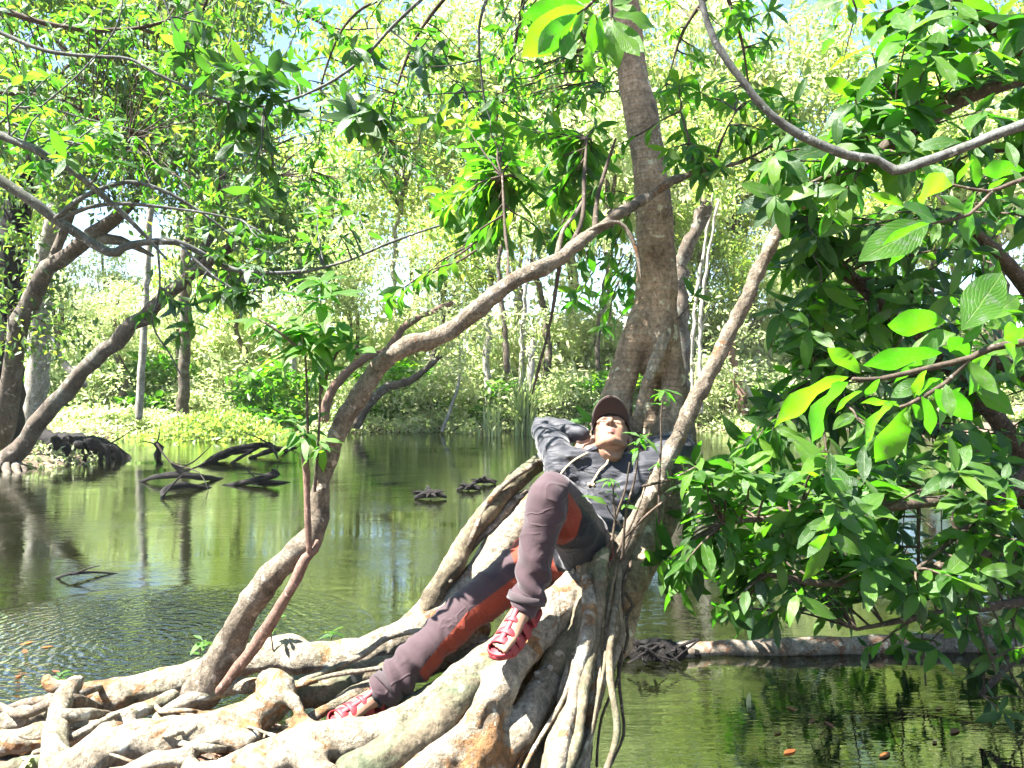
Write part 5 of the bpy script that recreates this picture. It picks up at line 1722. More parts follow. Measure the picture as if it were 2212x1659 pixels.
side = {'a': [P(1205, 552, 3.1), P(1215, 500, 3.15), P(1245, 460, 3.22), P(1265, 420, 3.3)], 'b': [P(1220, 548, 3.12), P(1270, 500, 3.18), P(1320, 480, 3.2), P(1350, 490, 3.2), P(1375, 540, 3.2), P(1385, 600, 3.2)],
        'c': [P(1095, 618, 3.06), P(1098, 560, 3.12), P(1092, 510, 3.2), P(1088, 440, 3.28), P(1085, 380, 3.35)], 'd': [P(1230, 540, 3.12), P(1258, 470, 3.2), P(1262, 380, 3.3), P(1268, 300, 3.4)],
        'e': [P(1285, 500, 3.2), P(1290, 430, 3.28), P(1310, 360, 3.34), P(1330, 300, 3.32)], 'f': [P(1210, 565, 3.1), P(1190, 690, 3.1), P(1165, 790, 3.1), P(1150, 850, 3.1)],
        'g': [P(1540, 362, 3.5), P(1560, 300, 3.5), P(1590, 240, 3.5)], 'h': [P(1500, 375, 3.48), P(1490, 310, 3.48), P(1470, 240, 3.48)], 'i': [P(1600, 350, 3.52), P(1640, 330, 3.53), P(1690, 300, 3.55)]}
for k, q in side.items():
    add_tube('branch', q, [.014 if k in 'abde' else .009] + [.009 if k in 'abde' else .006] * (len(q) - 2) + [.004], M['stem' if k in 'ab' else 'twig'], lean, seg=8, step=.04, bump=.002)
tw, lv = [], []
anch = []
for k in 'acdeghib':
    anch += [Vector(p) for p in crom(side[k], [1] * len(side[k]), .05)[0]]
anch += [Vector(p) for p in crom(L_pts[13:], [1] * 7, .08)[0]]
def clus(n, u, v, d, L, nl=6, droop=.45, reach=.28):
    for _ in range(n):
        c = P(random.uniform(*u), random.uniform(*v), random.uniform(*d))
        a = min(anch, key=lambda q: (q - c).length)
        dv = c - a
        if dv.length > .55: a = c - dv.normalized() * .45
        p, l = spray(a, c, nl, L, sag=.02, droop=droop)
        tw.append(p); lv.extend(l)
clus(46, (1000, 1340), (250, 450), (3.4, 3.95), .115)
clus(16, (920, 1120), (400, 500), (3.4, 3.7), .12, droop=.8)
clus(10, (1160, 1340), (470, 560), (3.4, 3.7), .11, droop=.7)
clus(26, (1430, 1720), (170, 390), (3.3, 3.8), .105)
clus(8, (1230, 1370), (590, 700), (4.4, 4.8), .12)
clus(4, (820, 960), (560, 640), (3.4, 3.6), .105, droop=.7)
put_leaves(lean, lv, 'lance', 'leaf_mid', 300)
twigs_part(lean, tw, 'twig', .005, .002)

stick = thing('dead_stick', 'thin red brown dead stick propped against the leaning stem', 'stick', Z3(1440, 1100, 2.98))
add_tube('stick', [Z3(1430, 1110, 2.97), Z3(1560, 950, 2.95), Z3(1700, 760, 2.94), Z3(1800, 600, 2.93), Z3(1900, 430, 2.93), Z3(1990, 250, 2.94), Z3(2050, 190, 2.95), Z3(2062, 140, 2.96)], [.016, .022, .023, .022, .02, .019, .014, .008], M['redstick'], stick, seg=10, step=.03, bump=.004, bscale=20)

rs = thing('broken_stem', 'rough brown stem with snapped top leaning right in front of the person', 'tree', P(1335, 1290, 3.0))
add_tube('stem', [P(1325, 1290, 3.02), P(1340, 1200, 3.05), P(1385, 1110, 3.06), P(1425, 1030, 3.06), P(1462, 950, 3.06), P(1500, 868, 3.05), P(1556, 760, 3.04), P(1610, 650, 3.02), P(1655, 550, 3.0), P(1692, 470, 2.98), P(1722, 418, 2.97)],
         [R(48, 3), R(47, 3), R(42, 3), R(38, 3), R(37, 3), R(36, 3), R(34, 3), R(31, 3), R(28, 3), R(25, 3), R(20, 3)], M['stem'], rs, seg=16, step=.02, bump=.009, bscale=22)
seed(73)
for k in range(7):
    a = P(1724 + random.uniform(-14, 14), 418, 2.97 + random.uniform(-.02, .02))
    add_tube('splinter', [a + Vector((0, 0, -.05)), a, a + Vector((random.uniform(-.01, .03), random.uniform(-.01, .01), random.uniform(.02, .06)))], [.009, .007, .002], M['redstick'], rs, seg=5, step=.02)

# ------------------------------------------------------------------ helper for plants described by sprays
def plant(name, label, cat, branches, specs, kind, mat, twmat='twig', group=None, limit=300, reach=.6, rb=.5, bright=0.0):
    """branches: list of (points, radii); specs: (n, u range, v range, d range, leaf length, leaves per spray, droop)"""
    b = Vector(branches[0][0][0])
    t = thing(name, label, cat, b, group)
    an = []
    for k, (q, r_) in enumerate(branches):
        add_tube('branch', q, r_, M[twmat], t, seg=10, step=.04, bump=np.mean(r_) * .2, bscale=20, sd=k)
        an += [Vector(p) for p in crom(q, [1] * len(q), .06)[0]]
    tw_, lv_ = [], []
    for n, u, v, d, L, nl, droop in specs:
        for _ in range(n):
            c = P(random.uniform(*u), random.uniform(*v), random.uniform(*d))
            a = min(an, key=lambda q: (q - c).length)
            dv = c - a
            if dv.length > reach:
                mid = c - dv.normalized() * rb * reach
                tw_.append([a, a.lerp(mid, .5) + rnd_dir() * .05, mid])
                a = mid
            if random.random() < .28:
                tw_.append([a, a.lerp(c, .5) + rnd_dir() * .02, c])
                lv_.extend(whorl(c, (c - a) + Vector((0, -.05, .15)), nl + 2, L, droop=droop))
            else:
                p, l = spray(a, c, nl, L, sag=.03, droop=droop)
                tw_.append(p); lv_.extend(l)
    nb = int(len(lv_) * bright)
    random.shuffle(lv_)
    if nb:
        put_leaves(t, lv_[:nb], kind, 'leaf_bright', int(limit * bright))  # this share of brighter leaf colour stands in for backlit leaves
    put_leaves(t, lv_[nb:], kind, mat, limit - int(limit * bright))
    if tw_: twigs_part(t, tw_, twmat, .006, .0025)
    return t


# right hand thicket: four plants, from the top of the frame to the water
seed(81)
plant('overhanging_tree_branch', 'leafy branch of long glossy leaves filling the upper right corner', 'branch', [([P(2420, 120, 3.4), P(2250, 150, 3.3), P(2080, 210, 3.2), P(1940, 300, 3.1), P(1880, 340, 3.1)], [.05, .045, .04, .03, .015]), ([P(2250, 150, 3.3), P(2150, 60, 3.2), P(2050, -20, 3.2)], [.03, .025, .02]), ([P(2300, 150, 3.3), P(2200, 300, 3.2), P(2100, 330, 3.1)], [.03, .02, .01])],
      [(26, (1850, 2240), (0, 200), (2.8, 3.5), .17, 6, .25), (26, (1780, 2260), (180, 360), (2.7, 3.5), .16, 6, .3), (6, (1700, 1850), (290, 360), (2.9, 3.3), .14, 6, .3), (7, (1670, 1830), (330, 430), (2.7, 2.92), .13, 6, .7)], 'oval', 'leaf_gloss', bright=.25)
plant('glossy_shrub', 'dense dark shrub of narrow glossy leaves behind the broken stem', 'shrub', [([P(2330, 1200, 4.6), P(2150, 900, 4.3), P(1950, 700, 4.1), P(1800, 560, 4.0), P(1740, 470, 3.9)], [.06, .05, .04, .03, .015]), ([P(2330, 1200, 4.6), P(2100, 980, 4.2), P(1900, 880, 4.0), P(1760, 820, 3.9)], [.05, .04, .03, .015]), ([P(2400, 900, 4.6), P(2200, 600, 4.3), P(2050, 450, 4.1)], [.05, .04, .02]), ([P(2400, 1000, 4.8), P(2200, 800, 4.6), P(2000, 780, 4.4)], [.05, .04, .02])],
      [(50, (1690, 2000), (400, 700), (3.5, 4.6), .18, 6, .35), (52, (1650, 2100), (650, 960), (3.4, 4.6), .17, 6, .35), (50, (1950, 2250), (380, 960), (3.3, 4.8), .16, 6, .35), (24, (1720, 2250), (450, 980), (4.8, 5.6), .18, 7, .3), (8, (1600, 1720), (860, 960), (3.5, 4.2), .14, 6, .3), (18, (1560, 1950), (880, 1040), (3.1, 3.8), .15, 6, .35)], 'lance', 'leaf_gloss', reach=.7, bright=.2)
plant('waterside_shrub', 'low spreading shrub with pale toned leaves drooping to the water at right', 'shrub', [([P(2420, 1150, 3.4), P(2230, 1170, 3.3), P(2000, 1230, 3.1), P(1800, 1260, 3.0), P(1660, 1240, 2.95)], [.03, .025, .02, .014, .008]), ([P(2420, 1000, 3.3), P(2200, 1060, 3.2), P(1950, 1090, 3.1), P(1750, 1110, 3.0), P(1560, 1130, 2.95)], [.03, .025, .02, .014, .008]), ([P(2420, 1250, 3.6), P(2200, 1300, 3.5), P(2000, 1330, 3.4), P(1850, 1360, 3.3)], [.025, .02, .015, .008]), ([P(2230, 1000, 3.2), P(2120, 1110, 3.1), P(1980, 1230, 3.0)], [.018, .014, .008]),
                                                                    ([P(1985, 1050, 3.2), P(1985, 1250, 3.2), P(2000, 1480, 3.2)], [.008, .006, .004]), ([P(2060, 1120, 3.3), P(2110, 1330, 3.3), P(2150, 1450, 3.3)], [.012, .009, .004])],
      [(46, (1480, 1800), (985, 1200), (2.8, 3.6), .13, 6, .3), (56, (1750, 2250), (960, 1230), (2.7, 3.7), .15, 6, .3), (42, (1560, 2250), (1170, 1320), (2.8, 3.9), .12, 6, .45), (8, (1850, 2260), (1330, 1400), (3.0, 4.0), .11, 4, .7), (5, (1430, 1500), (1190, 1260), (2.9, 3.1), .15, 7, .7)], 'oval', 'leaf_gloss', reach=.6, bright=.3)
plant('bank_bush', 'leafy bush at the right edge whose leaves hang to the water', 'shrub', [([P(2600, 1300, 4.0), P(2350, 1350, 4.0), P(2200, 1420, 3.9), P(2120, 1500, 3.8)], [.04, .03, .02, .01]), ([P(2600, 1000, 5.0), P(2300, 1150, 5.0), P(2000, 1250, 4.9), P(1800, 1270, 4.8)], [.04, .03, .02, .01])],
      [(85, (1540, 2280), (960, 1340), (4.2, 6.0), .15, 7, .4), (5, (2120, 2280), (1380, 1540), (3.2, 4.0), .12, 4, .7), (18, (2150, 2500), (900, 1400), (3.2, 4.6), .16, 6, .4)], 'lance', 'leaf_dark', reach=.7)


# leaves placed one by one: (base u, v) -> (tip u, v)
def hand_leaves(frame_, pairs, d0, facing=.6, dj=.12, under=.55):
    out = []
    for q in pairs:
        (bx, by), (tx, ty) = q[0], q[1]
        dd = d0 + random.uniform(-dj, dj)
        a = P(*frame_(bx, by), dd)
        b = P(*frame_(tx, ty), dd + random.uniform(-.05, .05))
        nn = (Vector((-.3, .65, .55)) if random.random() < under else Vector((-.1, -.85, .40))) + rnd_dir() * .25
        out.append((a, b - a, nn, (b - a).length * 1.06))
    return out


ZA = lambda x, y: nat(1600 + x / 2.304, 600 + y / 2.304)
ZB = lambda x, y: nat(1700 + x / 2.572, y / 2.572)
ZC = lambda x, y: nat(1300 + x / 1.5083, y / 1.5083)
seed(82)
fg = thing('foreground_branch', 'large bright yellow green leaves on a twig close to the camera at right', 'branch', P(*ZA(2300, 560), 1.4))
for q, r_ in (([(2330, 570), (2030, 620), (1900, 680), (1650, 740), (1380, 800), (1230, 800)], .007), ([(1900, 680), (1750, 830), (1560, 940), (1500, 960)], .005)):
    add_tube('twig', [P(*ZA(*p), 1.4) for p in q], [r_ * (1 - .5 * k / (len(q) - 1)) for k in range(len(q))], M['twig'], fg, seg=8, step=.03)
for q, r_ in (([(2330, 1110), (2130, 1180), (1980, 1230), (1760, 1190)], .005), ([(2000, 1235), (1860, 1380), (1650, 1430), (1600, 1430)], .004)):
    add_tube('twig', [P(*ZB(*p), 1.5) for p in q], [r_ * (1 - .5 * k / (len(q) - 1)) for k in range(len(q))], M['twig'], fg, seg=8, step=.03)
lv = hand_leaves(ZA, [((1270, 770), (1085, 600)), ((1200, 790), (720, 1000)), ((1200, 820), (850, 1120)), ((1280, 870), (1105, 980)), ((1480, 930), (1205, 1155)), ((1740, 650), (1300, 705)), ((1700, 680), (1450, 800)), ((1760, 470), (1430, 480)), ((1850, 520), (2090, 190)),
                      ((1820, 540), (1560, 590)), ((2000, 460), (2230, 280)), ((2010, 440), (2200, 380)), ((1560, 940), (1500, 1060)), ((1560, 940), (1640, 1040)), ((1540, 960), (1390, 1310)), ((1850, 850), (1690, 1070)), ((1940, 820), (2095, 970)), ((1960, 660), (2250, 560)),
                      ((1640, 800), (1440, 900)), ((1500, 960), (1290, 900)), ((1900, 700), (2040, 880)), ((1760, 830), (1800, 1000)), ((1980, 480), (1860, 600)), ((2100, 600), (2260, 760)), ((1380, 800), (1300, 900)), ((1650, 750), (1560, 880)), ((2030, 620), (1900, 760)), ((2050, 640), (2180, 820)), ((1900, 690), (1980, 960)), ((1700, 860), (1900, 1020)), ((2100, 610), (2240, 480)), ((1640, 760), (1700, 560)), ((1900, 680), (1780, 560)), ((2180, 600), (2080, 460)), ((1760, 840), (1560, 830)), ((1620, 900), (1700, 1120)), ((1990, 500), (2240, 420)), ((2040, 630), (1880, 880))], 1.4)
lv += hand_leaves(ZB, [((1750, 1190), (1440, 1200)), ((1450, 1330), (1235, 1235)), ((1650, 1420), (1450, 1310)), ((1620, 1430), (1300, 1545)), ((1600, 1430), (1180, 1650)), ((1530, 1560), (1340, 1690)), ((1760, 1190), (1630, 1030)), ((1780, 1180), (1870, 1020)), ((1910, 1200), (1890, 1000)),
                       ((1940, 1100), (2150, 1065)), ((2160, 1080), (2110, 905)), ((1900, 1230), (1790, 1560)), ((1920, 1240), (2040, 1430)), ((1660, 1430), (1640, 1550)), ((2130, 1090), (2230, 1210)), ((1980, 1230), (2100, 1130)), ((1860, 1380), (1700, 1250)), ((1450, 1330), (1270, 1340))], 1.5)
put_leaves(fg, lv, 'broad', 'leaf_bright')

tc_ = thing('hanging_leaf_spray', 'bright translucent leaves hanging from the top of the frame over the trunk', 'branch', P(1290, -160, 1.95))
for q in ([(330, -220), (320, -60), (250, 30), (200, 60)], [(330, -200), (340, -40), (345, 60), (350, 90)]):
    add_tube('twig', [P(*ZC(*p), 1.95) for p in q], [.006, .005, .004, .003], M['twig'], tc_, seg=8, step=.03)
lv = hand_leaves(ZC, [((245, 25), (10, 200)), ((215, 50), (55, 205)), ((120, 75), (100, 192)), ((150, 70), (185, 252)), ((260, 150), (250, 295)), ((300, 60), (318, 250)), ((350, 80), (362, 235)), ((240, 40), (200, 150)), ((350, 85), (445, 215)), ((350, 60), (525, 60)), ((360, 80), (470, 200)),
                      ((340, 20), (425, -10)), ((245, 25), (130, 20)), ((245, 25), (20, 55)), ((130, 80), (140, 210)), ((300, 10), (210, -40)), ((345, 60), (300, 170)), ((350, 20), (440, 40)), ((330, 0), (240, -60)), ((200, 60), (60, 110)), ((280, 50), (270, 200)), ((345, 70), (400, 190))], 1.95, facing=.55)
put_leaves(tc_, lv, 'broad', 'leaf_bright')
tr2 = thing('hanging_leaf_tuft', 'small tuft of bright leaves hanging in at the top edge right of centre', 'branch', P(1830, -80, 2.2))
add_tube('twig', [P(1840, -90, 2.2), P(1835, -20, 2.2), P(1850, 20, 2.2), P(1840, 60, 2.25), P(1822, 130, 2.3)], [.005, .004, .003, .002, .0015], M['twig'], tr2, seg=6, step=.03)
put_leaves(tr2, hand_leaves(ZB, [((1050, -20), (790, 80)), ((1050, 0), (930, 120)), ((1090, 20), (1105, 170)), ((1080, -10), (1180, 40)), ((1200, -20), (1280, 60)), ((1000, -30), (860, 20)), ((1170, -30), (1250, 10)), ((1040, 80), (960, 160)), ((1020, 160), (900, 240)), ((1000, 260), (890, 330)), ((990, 300), (1050, 360))], 2.2), 'broad', 'leaf_bright')

# ------------------------------------------------------------------ branches hanging in from the left and the top
seed(83)
b1 = [P(-60, 352, 3.75), P(60, 428, 3.80), P(130, 480, 3.85), P(235, 545, 3.90), P(265, 535, 3.90), P(310, 524, 3.95), P(380, 523, 3.95), P(430, 545, 4.00), P(490, 578, 4.05), P(560, 590, 4.05), P(640, 588, 4.10), P(700, 578, 4.15)]
t = plant('grey_branch', 'smooth blue grey branch crossing from the left edge, kinked downward', 'branch', [(b1, [.027, .025, .024, .023, .020, .018, .016, .015, .014, .012, .010, .008]), ([P(120, 472, 3.83), P(180, 425, 3.85), P(250, 398, 3.90), P(300, 395, 3.95), P(370, 420, 4.00), P(450, 470, 4.05), P(540, 540, 4.10)], [.012, .012, .011, .010, .009, .007, .004]),
                                           ([P(125, 478, 3.85), P(190, 448, 3.85), P(260, 440, 3.85), P(330, 445, 3.90), P(430, 458, 3.95), P(520, 475, 4.00)], [.011, .010, .009, .008, .006, .003]), ([P(385, 523, 3.95), P(420, 560, 3.95), P(480, 610, 3.95), P(540, 640, 3.95)], [.008, .007, .005, .003]),
                                           ([P(340, 524, 3.95), P(345, 620, 3.95), P(330, 700, 3.95), P(370, 770, 3.95), P(405, 840, 3.95)], [.006, .005, .005, .004, .002]), ([P(700, 578, 4.15), P(760, 560, 4.15), P(840, 525, 4.15), P(940, 490, 4.15), P(1010, 470, 4.15)], [.008, .007, .007, .006, .004])],
          [(12, (420, 720), (470, 600), (3.85, 4.35), 0.108, 5, .5), (6, (300, 430), (600, 720), (3.85, 4.05), 0.120, 4, .7), (6, (480, 560), (600, 640), (3.85, 4.15), 0.132, 6, .7), (6, (640, 780), (440, 560), (3.95, 4.35), 0.120, 5, .5)], 'lance', 'leaf_dark', 'greytwig')
plant('thin_branch', 'brown branch sloping down from the left edge above the grey one', 'branch', [([P(-60, 268, 3.6), P(20, 300, 3.6), P(80, 325, 3.6), P(160, 372, 3.65), P(225, 425, 3.7), P(290, 485, 3.75), P(360, 560, 3.8)], [.020, .019, .018, .016, .014, .011, .005])],
      [(9, (40, 260), (240, 340), (3.4, 3.9), .11, 5, .3), (5, (0, 120), (120, 240), (3.3, 3.9), .11, 5, .3)], 'oval', 'leaf_mid', 'greytwig')
plant('twig_spray', 'fine bare twigs crossing the leaves at upper left', 'branch', [([P(-40, 200, 4.2), P(40, 232, 4.2), P(90, 230, 4.2), P(200, 260, 4.25), P(340, 290, 4.3)], [.008, .007, .006, .004, .002]), ([P(-30, 240, 4.2), P(90, 290, 4.2), P(220, 320, 4.2), P(320, 330, 4.2)], [.007, .006, .004, .002]), ([P(90, 230, 4.2), P(180, 150, 4.2), P(250, 60, 4.2), P(270, -30, 4.2)], [.005, .004, .004, .003])],
      [(6, (100, 300), (250, 330), (3.9, 4.4), .12, 5, .3)], 'oval', 'leaf_mid', 'greytwig')
plant('arching_branch', 'long thin arching branch with whorls of dark leaves across the upper left', 'branch', [([P(-60, 40, 4.45), P(40, 88, 4.45), P(110, 112, 4.45), P(200, 122, 4.50), P(280, 128, 4.55), P(340, 160, 4.55), P(430, 200, 4.60), P(520, 228, 4.65), P(600, 224, 4.65), P(700, 185, 4.65), P(780, 130, 4.65), P(850, 55, 4.65), P(930, -20, 4.65)], [.012, .012, .011, .010, .009, .008, .007, .007, .007, .008, .009, .010, .011]),
                                                                                            ([P(340, -40, 4.45), P(380, 60, 4.45), P(430, 120, 4.50), P(520, 180, 4.55)], [.006, .005, .004, .003]), ([P(1060, -30, 4.35), P(1035, 60, 4.35), P(1040, 160, 4.40), P(1050, 230, 4.45), P(1075, 300, 4.45)], [.010, .008, .006, .005, .003]), ([P(690, 190, 4.65), P(740, 240, 4.65), P(800, 260, 4.65)], [.005, .004, .003]), ([P(840, 62, 4.65), P(900, 110, 4.65), P(1000, 190, 4.65)], [.006, .005, .003])],
      [(16, (460, 720), (120, 300), (4.25, 4.95), 0.169, 5, .25), (14, (740, 1050), (60, 260), (4.25, 4.95), 0.163, 5, .25), (6, (380, 460), (30, 160), (4.35, 4.75), 0.156, 4, .25), (3, (760, 830), (220, 270), (4.15, 4.35), 0.195, 6, .2), (4, (540, 640), (330, 420), (4.45, 4.85), 0.156, 5, .3)], 'oval', 'leaf_dark', 'greytwig')
plant('drooping_twigs', 'fine drooping twigs of small leaves hanging from above left of the big trunk', 'branch', [([P(1150, -120, 5.2), P(1000, -40, 5.4), P(900, 80, 5.6), P(850, 220, 5.7), P(840, 320, 5.7)], [.02, .016, .012, .008, .004]), ([P(1150, -120, 5.2), P(1120, 60, 5.4), P(1080, 220, 5.5), P(1060, 330, 5.5)], [.02, .014, .009, .004]), ([P(1000, -40, 5.4), P(780, 20, 5.8), P(700, 160, 5.9), P(690, 300, 6), P(660, 420, 6)], [.014, .011, .008, .006, .003]), ([P(1150, -120, 5.2), P(1200, 60, 5.3), P(1230, 200, 5.3)], [.016, .012, .005])],
      [(60, (640, 960), (130, 400), (5.2, 6.4), .09, 6, .5), (60, (900, 1330), (20, 330), (4.9, 6.2), .10, 6, .45), (10, (620, 820), (380, 470), (5.4, 6.2), .10, 5, .5)], 'lance', 'leaf_mid')
plant('fine_leaved_branch', 'fine leaved canopy branches filling the upper left corner', 'branch', [([P(-200, -60, 6.2), P(0, 20, 6.2), P(150, 60, 6.3), P(300, 60, 6.4), P(430, 20, 6.5)], [.03, .025, .02, .014, .006]), ([P(-200, 200, 6), P(0, 200, 6), P(140, 220, 6.1), P(280, 300, 6.2)], [.03, .022, .014, .006]), ([P(300, 60, 6.4), P(450, 120, 6.6), P(560, 260, 6.8), P(600, 380, 6.8)], [.014, .011, .008, .004]), ([P(430, -60, 6.2), P(600, 0, 6.4), P(720, 60, 6.6), P(830, 60, 6.7)], [.02, .014, .010, .005])],
      [(80, (-20, 500), (-20, 220), (5.2, 7.2), .10, 7, .4), (60, (0, 460), (200, 430), (5.2, 7.0), .09, 7, .4), (55, (420, 760), (230, 460), (5.8, 7.4), .095, 7, .4), (36, (560, 900), (-10, 140), (5.6, 7.0), .10, 7, .4)], 'lance', 'leaf_mid', bright=.0)
plant('upright_canopy_branch', 'leafy branches around the top of the big trunk', 'branch', [([P(1700, -150, 4.8), P(1560, -40, 4.8), P(1480, 60, 4.9), P(1440, 180, 5)], [.02, .016, .010, .004]), ([P(1560, -40, 4.8), P(1600, 80, 4.9), P(1620, 200, 5)], [.014, .009, .004]), ([P(1100, -120, 4.6), P(1200, -20, 4.6), P(1260, 80, 4.7), P(1290, 200, 4.8)], [.016, .012, .008, .004])],
      [(30, (1420, 1680), (0, 240), (4.4, 5.4), .11, 6, .4), (26, (1060, 1330), (-10, 230), (4.3, 5.2), .11, 6, .4)], 'lance', 'leaf_mid')
vine = thing('bare_vine', 'bare grey vine looping down from the top and up to the right edge', 'vine', P(1505, -40, 2.5))
add_tube('vine', [P(1500, -60, 2.5), P(1520, 20, 2.5), P(1545, 90, 2.5), P(1600, 170, 2.5), P(1650, 232, 2.5), P(1700, 275, 2.5), P(1750, 302, 2.5), P(1830, 335, 2.5), P(1895, 345, 2.5), P(1932, 368, 2.5), P(1990, 352, 2.45), P(2100, 312, 2.4), P(2180, 280, 2.35), P(2280, 245, 2.3)], [.009, .010, .011, .012, .013, .013, .014, .014, .013, .015, .015, .015, .016, .017], M['greytwig'], vine, seg=10, step=.03, bump=.003, bscale=30)

# ------------------------------------------------------------------ saplings
seed(84)
sp = thing('whorled_sapling', 'young sapling with tiers of bright narrow leaves beside the leaning stem', 'sapling', P(664, 1180, 2.93))
add_tube('stub', [P(668, 1190, 2.93), P(664, 1100, 2.93), P(662, 1020, 2.93), P(658, 985, 2.93), P(656, 945, 2.93)], [.011, .012, .013, .011, .006], M['redstick'], sp, seg=10, step=.03, bump=.002)
stems = [[P(664, 1010, 2.93), P(664, 900, 2.93), P(660, 780, 2.92), P(650, 720, 2.92)], [P(680, 1060, 2.92), P(688, 950, 2.92), P(692, 820, 2.92), P(692, 700, 2.92), P(694, 610, 2.92)], [P(692, 850, 2.92), P(730, 760, 2.95), P(770, 740, 2.95)], [P(655, 760, 2.92), P(600, 715, 2.9), P(560, 690, 2.9)]]
for q in stems:
    add_tube('stem', q, [.006, .005, .004, .003, .002][:len(q)], M['twig'], sp, seg=8, step=.03)
lv = []
for c, n, L, dr in (((694, 612), 16, .135, .25), ((692, 650), 14, .15, .3), ((652, 712), 18, .165, .3), ((660, 745), 12, .16, .35), ((565, 692), 9, .13, .4), ((600, 715), 9, .14, .4), ((692, 740), 10, .14, .45), ((760, 745), 10, .14, .4), ((730, 700), 8, .13, .4), ((688, 800), 7, .12, .5), ((664, 930), 9, .13, .4), ((640, 920), 7, .12, .4), ((690, 960), 7, .12, .7)):
    lv += whorl(P(c[0], c[1], 2.92 + random.uniform(-.05, .05)), (random.uniform(-.25, .25), -.55, 1), n, L, el=(0, 40), droop=dr)
put_leaves(sp, lv, 'lance', 'leaf_bright')

for lb, stem_, heads in (
    ('seedling with a pale green rosette growing beside the broken stem', [P(1424, 1130, 2.93), P(1424, 1040, 2.92), P(1428, 960, 2.92), P(1428, 900, 2.92), P(1432, 850, 2.92)], [((1432, 845), 9, .075), ((1430, 870), 4, .05), ((1420, 1000), 4, .05), ((1410, 960), 3, .05)]),
    ('twiggy seedling with drooping leaves in front of the chest', [P(1345, 1200, 2.9), P(1352, 1110, 2.88), P(1370, 1040, 2.87), P(1378, 985, 2.86), P(1383, 945, 2.86)], [((1383, 945), 9, .075), ((1378, 965), 4, .06), ((1355, 1080), 2, .07)]),
    ('small pale seedling in front of the waist', [P(1330, 1130, 2.86), P(1326, 1080, 2.86), P(1324, 1050, 2.86), P(1320, 1035, 2.86)], [((1316, 1035), 7, .05), ((1326, 1060), 3, .04)])):
    t = thing('seedling', lb, 'seedling', stem_[0], 'seedlings before the person')
    add_tube('stem', stem_, [.006, .005, .004, .003, .002][-len(stem_):], M['twig'], t, seg=6, step=.02)
    lv = []
    for c, n, L in heads:
        lv += whorl(P(c[0], c[1], stem_[-1].y), (0, -.2, 1), n, L, el=(-10, 45), droop=.5)
    put_leaves(t, lv, 'lance', 'leaf_bright')
big = thing('single_leaf_sprig', 'sprig with one long green leaf before the shirt hem', 'sprig', P(1300, 1120, 2.84))
add_tube('stem', [P(1345, 1140, 2.86), P(1320, 1110, 2.85), P(1310, 1090, 2.84)], [.003, .0025, .002], M['twig'], big, seg=6, step=.02)
put_leaves(big, [(P(1312, 1092, 2.84), P(1264, 1058, 2.82) - P(1312, 1092, 2.84), Vector((0, -.5, .8)), .10), (P(1340, 1095, 2.86), Vector((.9, -.1, .1)), Vector((0, -.5, .8)), .07)], 'lance', 'leaf_bright')
tws = thing('bare_twigs', 'bare thin branching twigs rising beside the broken stem', 'twig', P(1310, 1230, 2.95))
for q in ([(1305, 1240), (1335, 1190), (1365, 1130), (1385, 1080), (1405, 1020)], [(1320, 1190), (1330, 1120), (1350, 1060), (1360, 1000)], [(1350, 1160), (1400, 1110), (1450, 1070)], [(1390, 1050), (1450, 1035), (1510, 1005)], [(1340, 1210), (1370, 1140), (1380, 1120)], [(1325, 1160), (1300, 1200), (1292, 1240)]):
    add_tube('twig', [P(a, b, 2.92) for a, b in q], [.006, .005, .004, .003, .002][:len(q)], M['twig'], tws, seg=6, step=.02)
put_leaves(tws, whorl(P(1450, 1035, 2.92), (1, 0, .3), 5, .05) + whorl(P(1480, 1015, 2.92), (1, 0, .3), 4, .05), 'oval', 'leaf_mid')
orc = thing('strap_leaf_plant', 'plant with strap shaped leaves sprouting from the root left of the cap', 'plant', P(1280, 920, 3.72))
put_leaves(orc, [(P(1282, 915, 3.7), P(1215, 915, 3.65) - P(1282, 915, 3.7) + Vector((0, 0, .06)), Vector((0, -.4, 1)), .17), (P(1282, 915, 3.7), Vector((.02, 0, .13)), Vector((-.6, -.6, .2)), .15), (P(1280, 915, 3.7), Vector((-.07, -.02, .08)), Vector((-.3, -.6, .6)), .12), (P(1282, 918, 3.7), Vector((-.05, -.05, -.02)), Vector((0, -.4, 1)), .09)], 'lance', 'leaf_mid')
tru = thing('trunk_sprout', 'three small leaves sprouting from the right side of the trunk', 'sprout', P(1462, 680, 3.8))
add_tube('stem', [P(1462, 690, 3.8), P(1485, 665, 3.75), P(1500, 640, 3.72)], [.003, .0025, .002], M['twig'], tru, seg=6, step=.02)
put_leaves(tru, [(P(1500, 640, 3.72), Vector((-.06, -.03, .10)), Vector((0, -.8, .5)), .11), (P(1500, 640, 3.72), Vector((.04, -.03, .06)), Vector((0, -.8, .5)), .06), (P(1500, 640, 3.72), Vector((.10, -.03, -.01)), Vector((0, -.8, .6)), .09)], 'oval', 'leaf_mid')
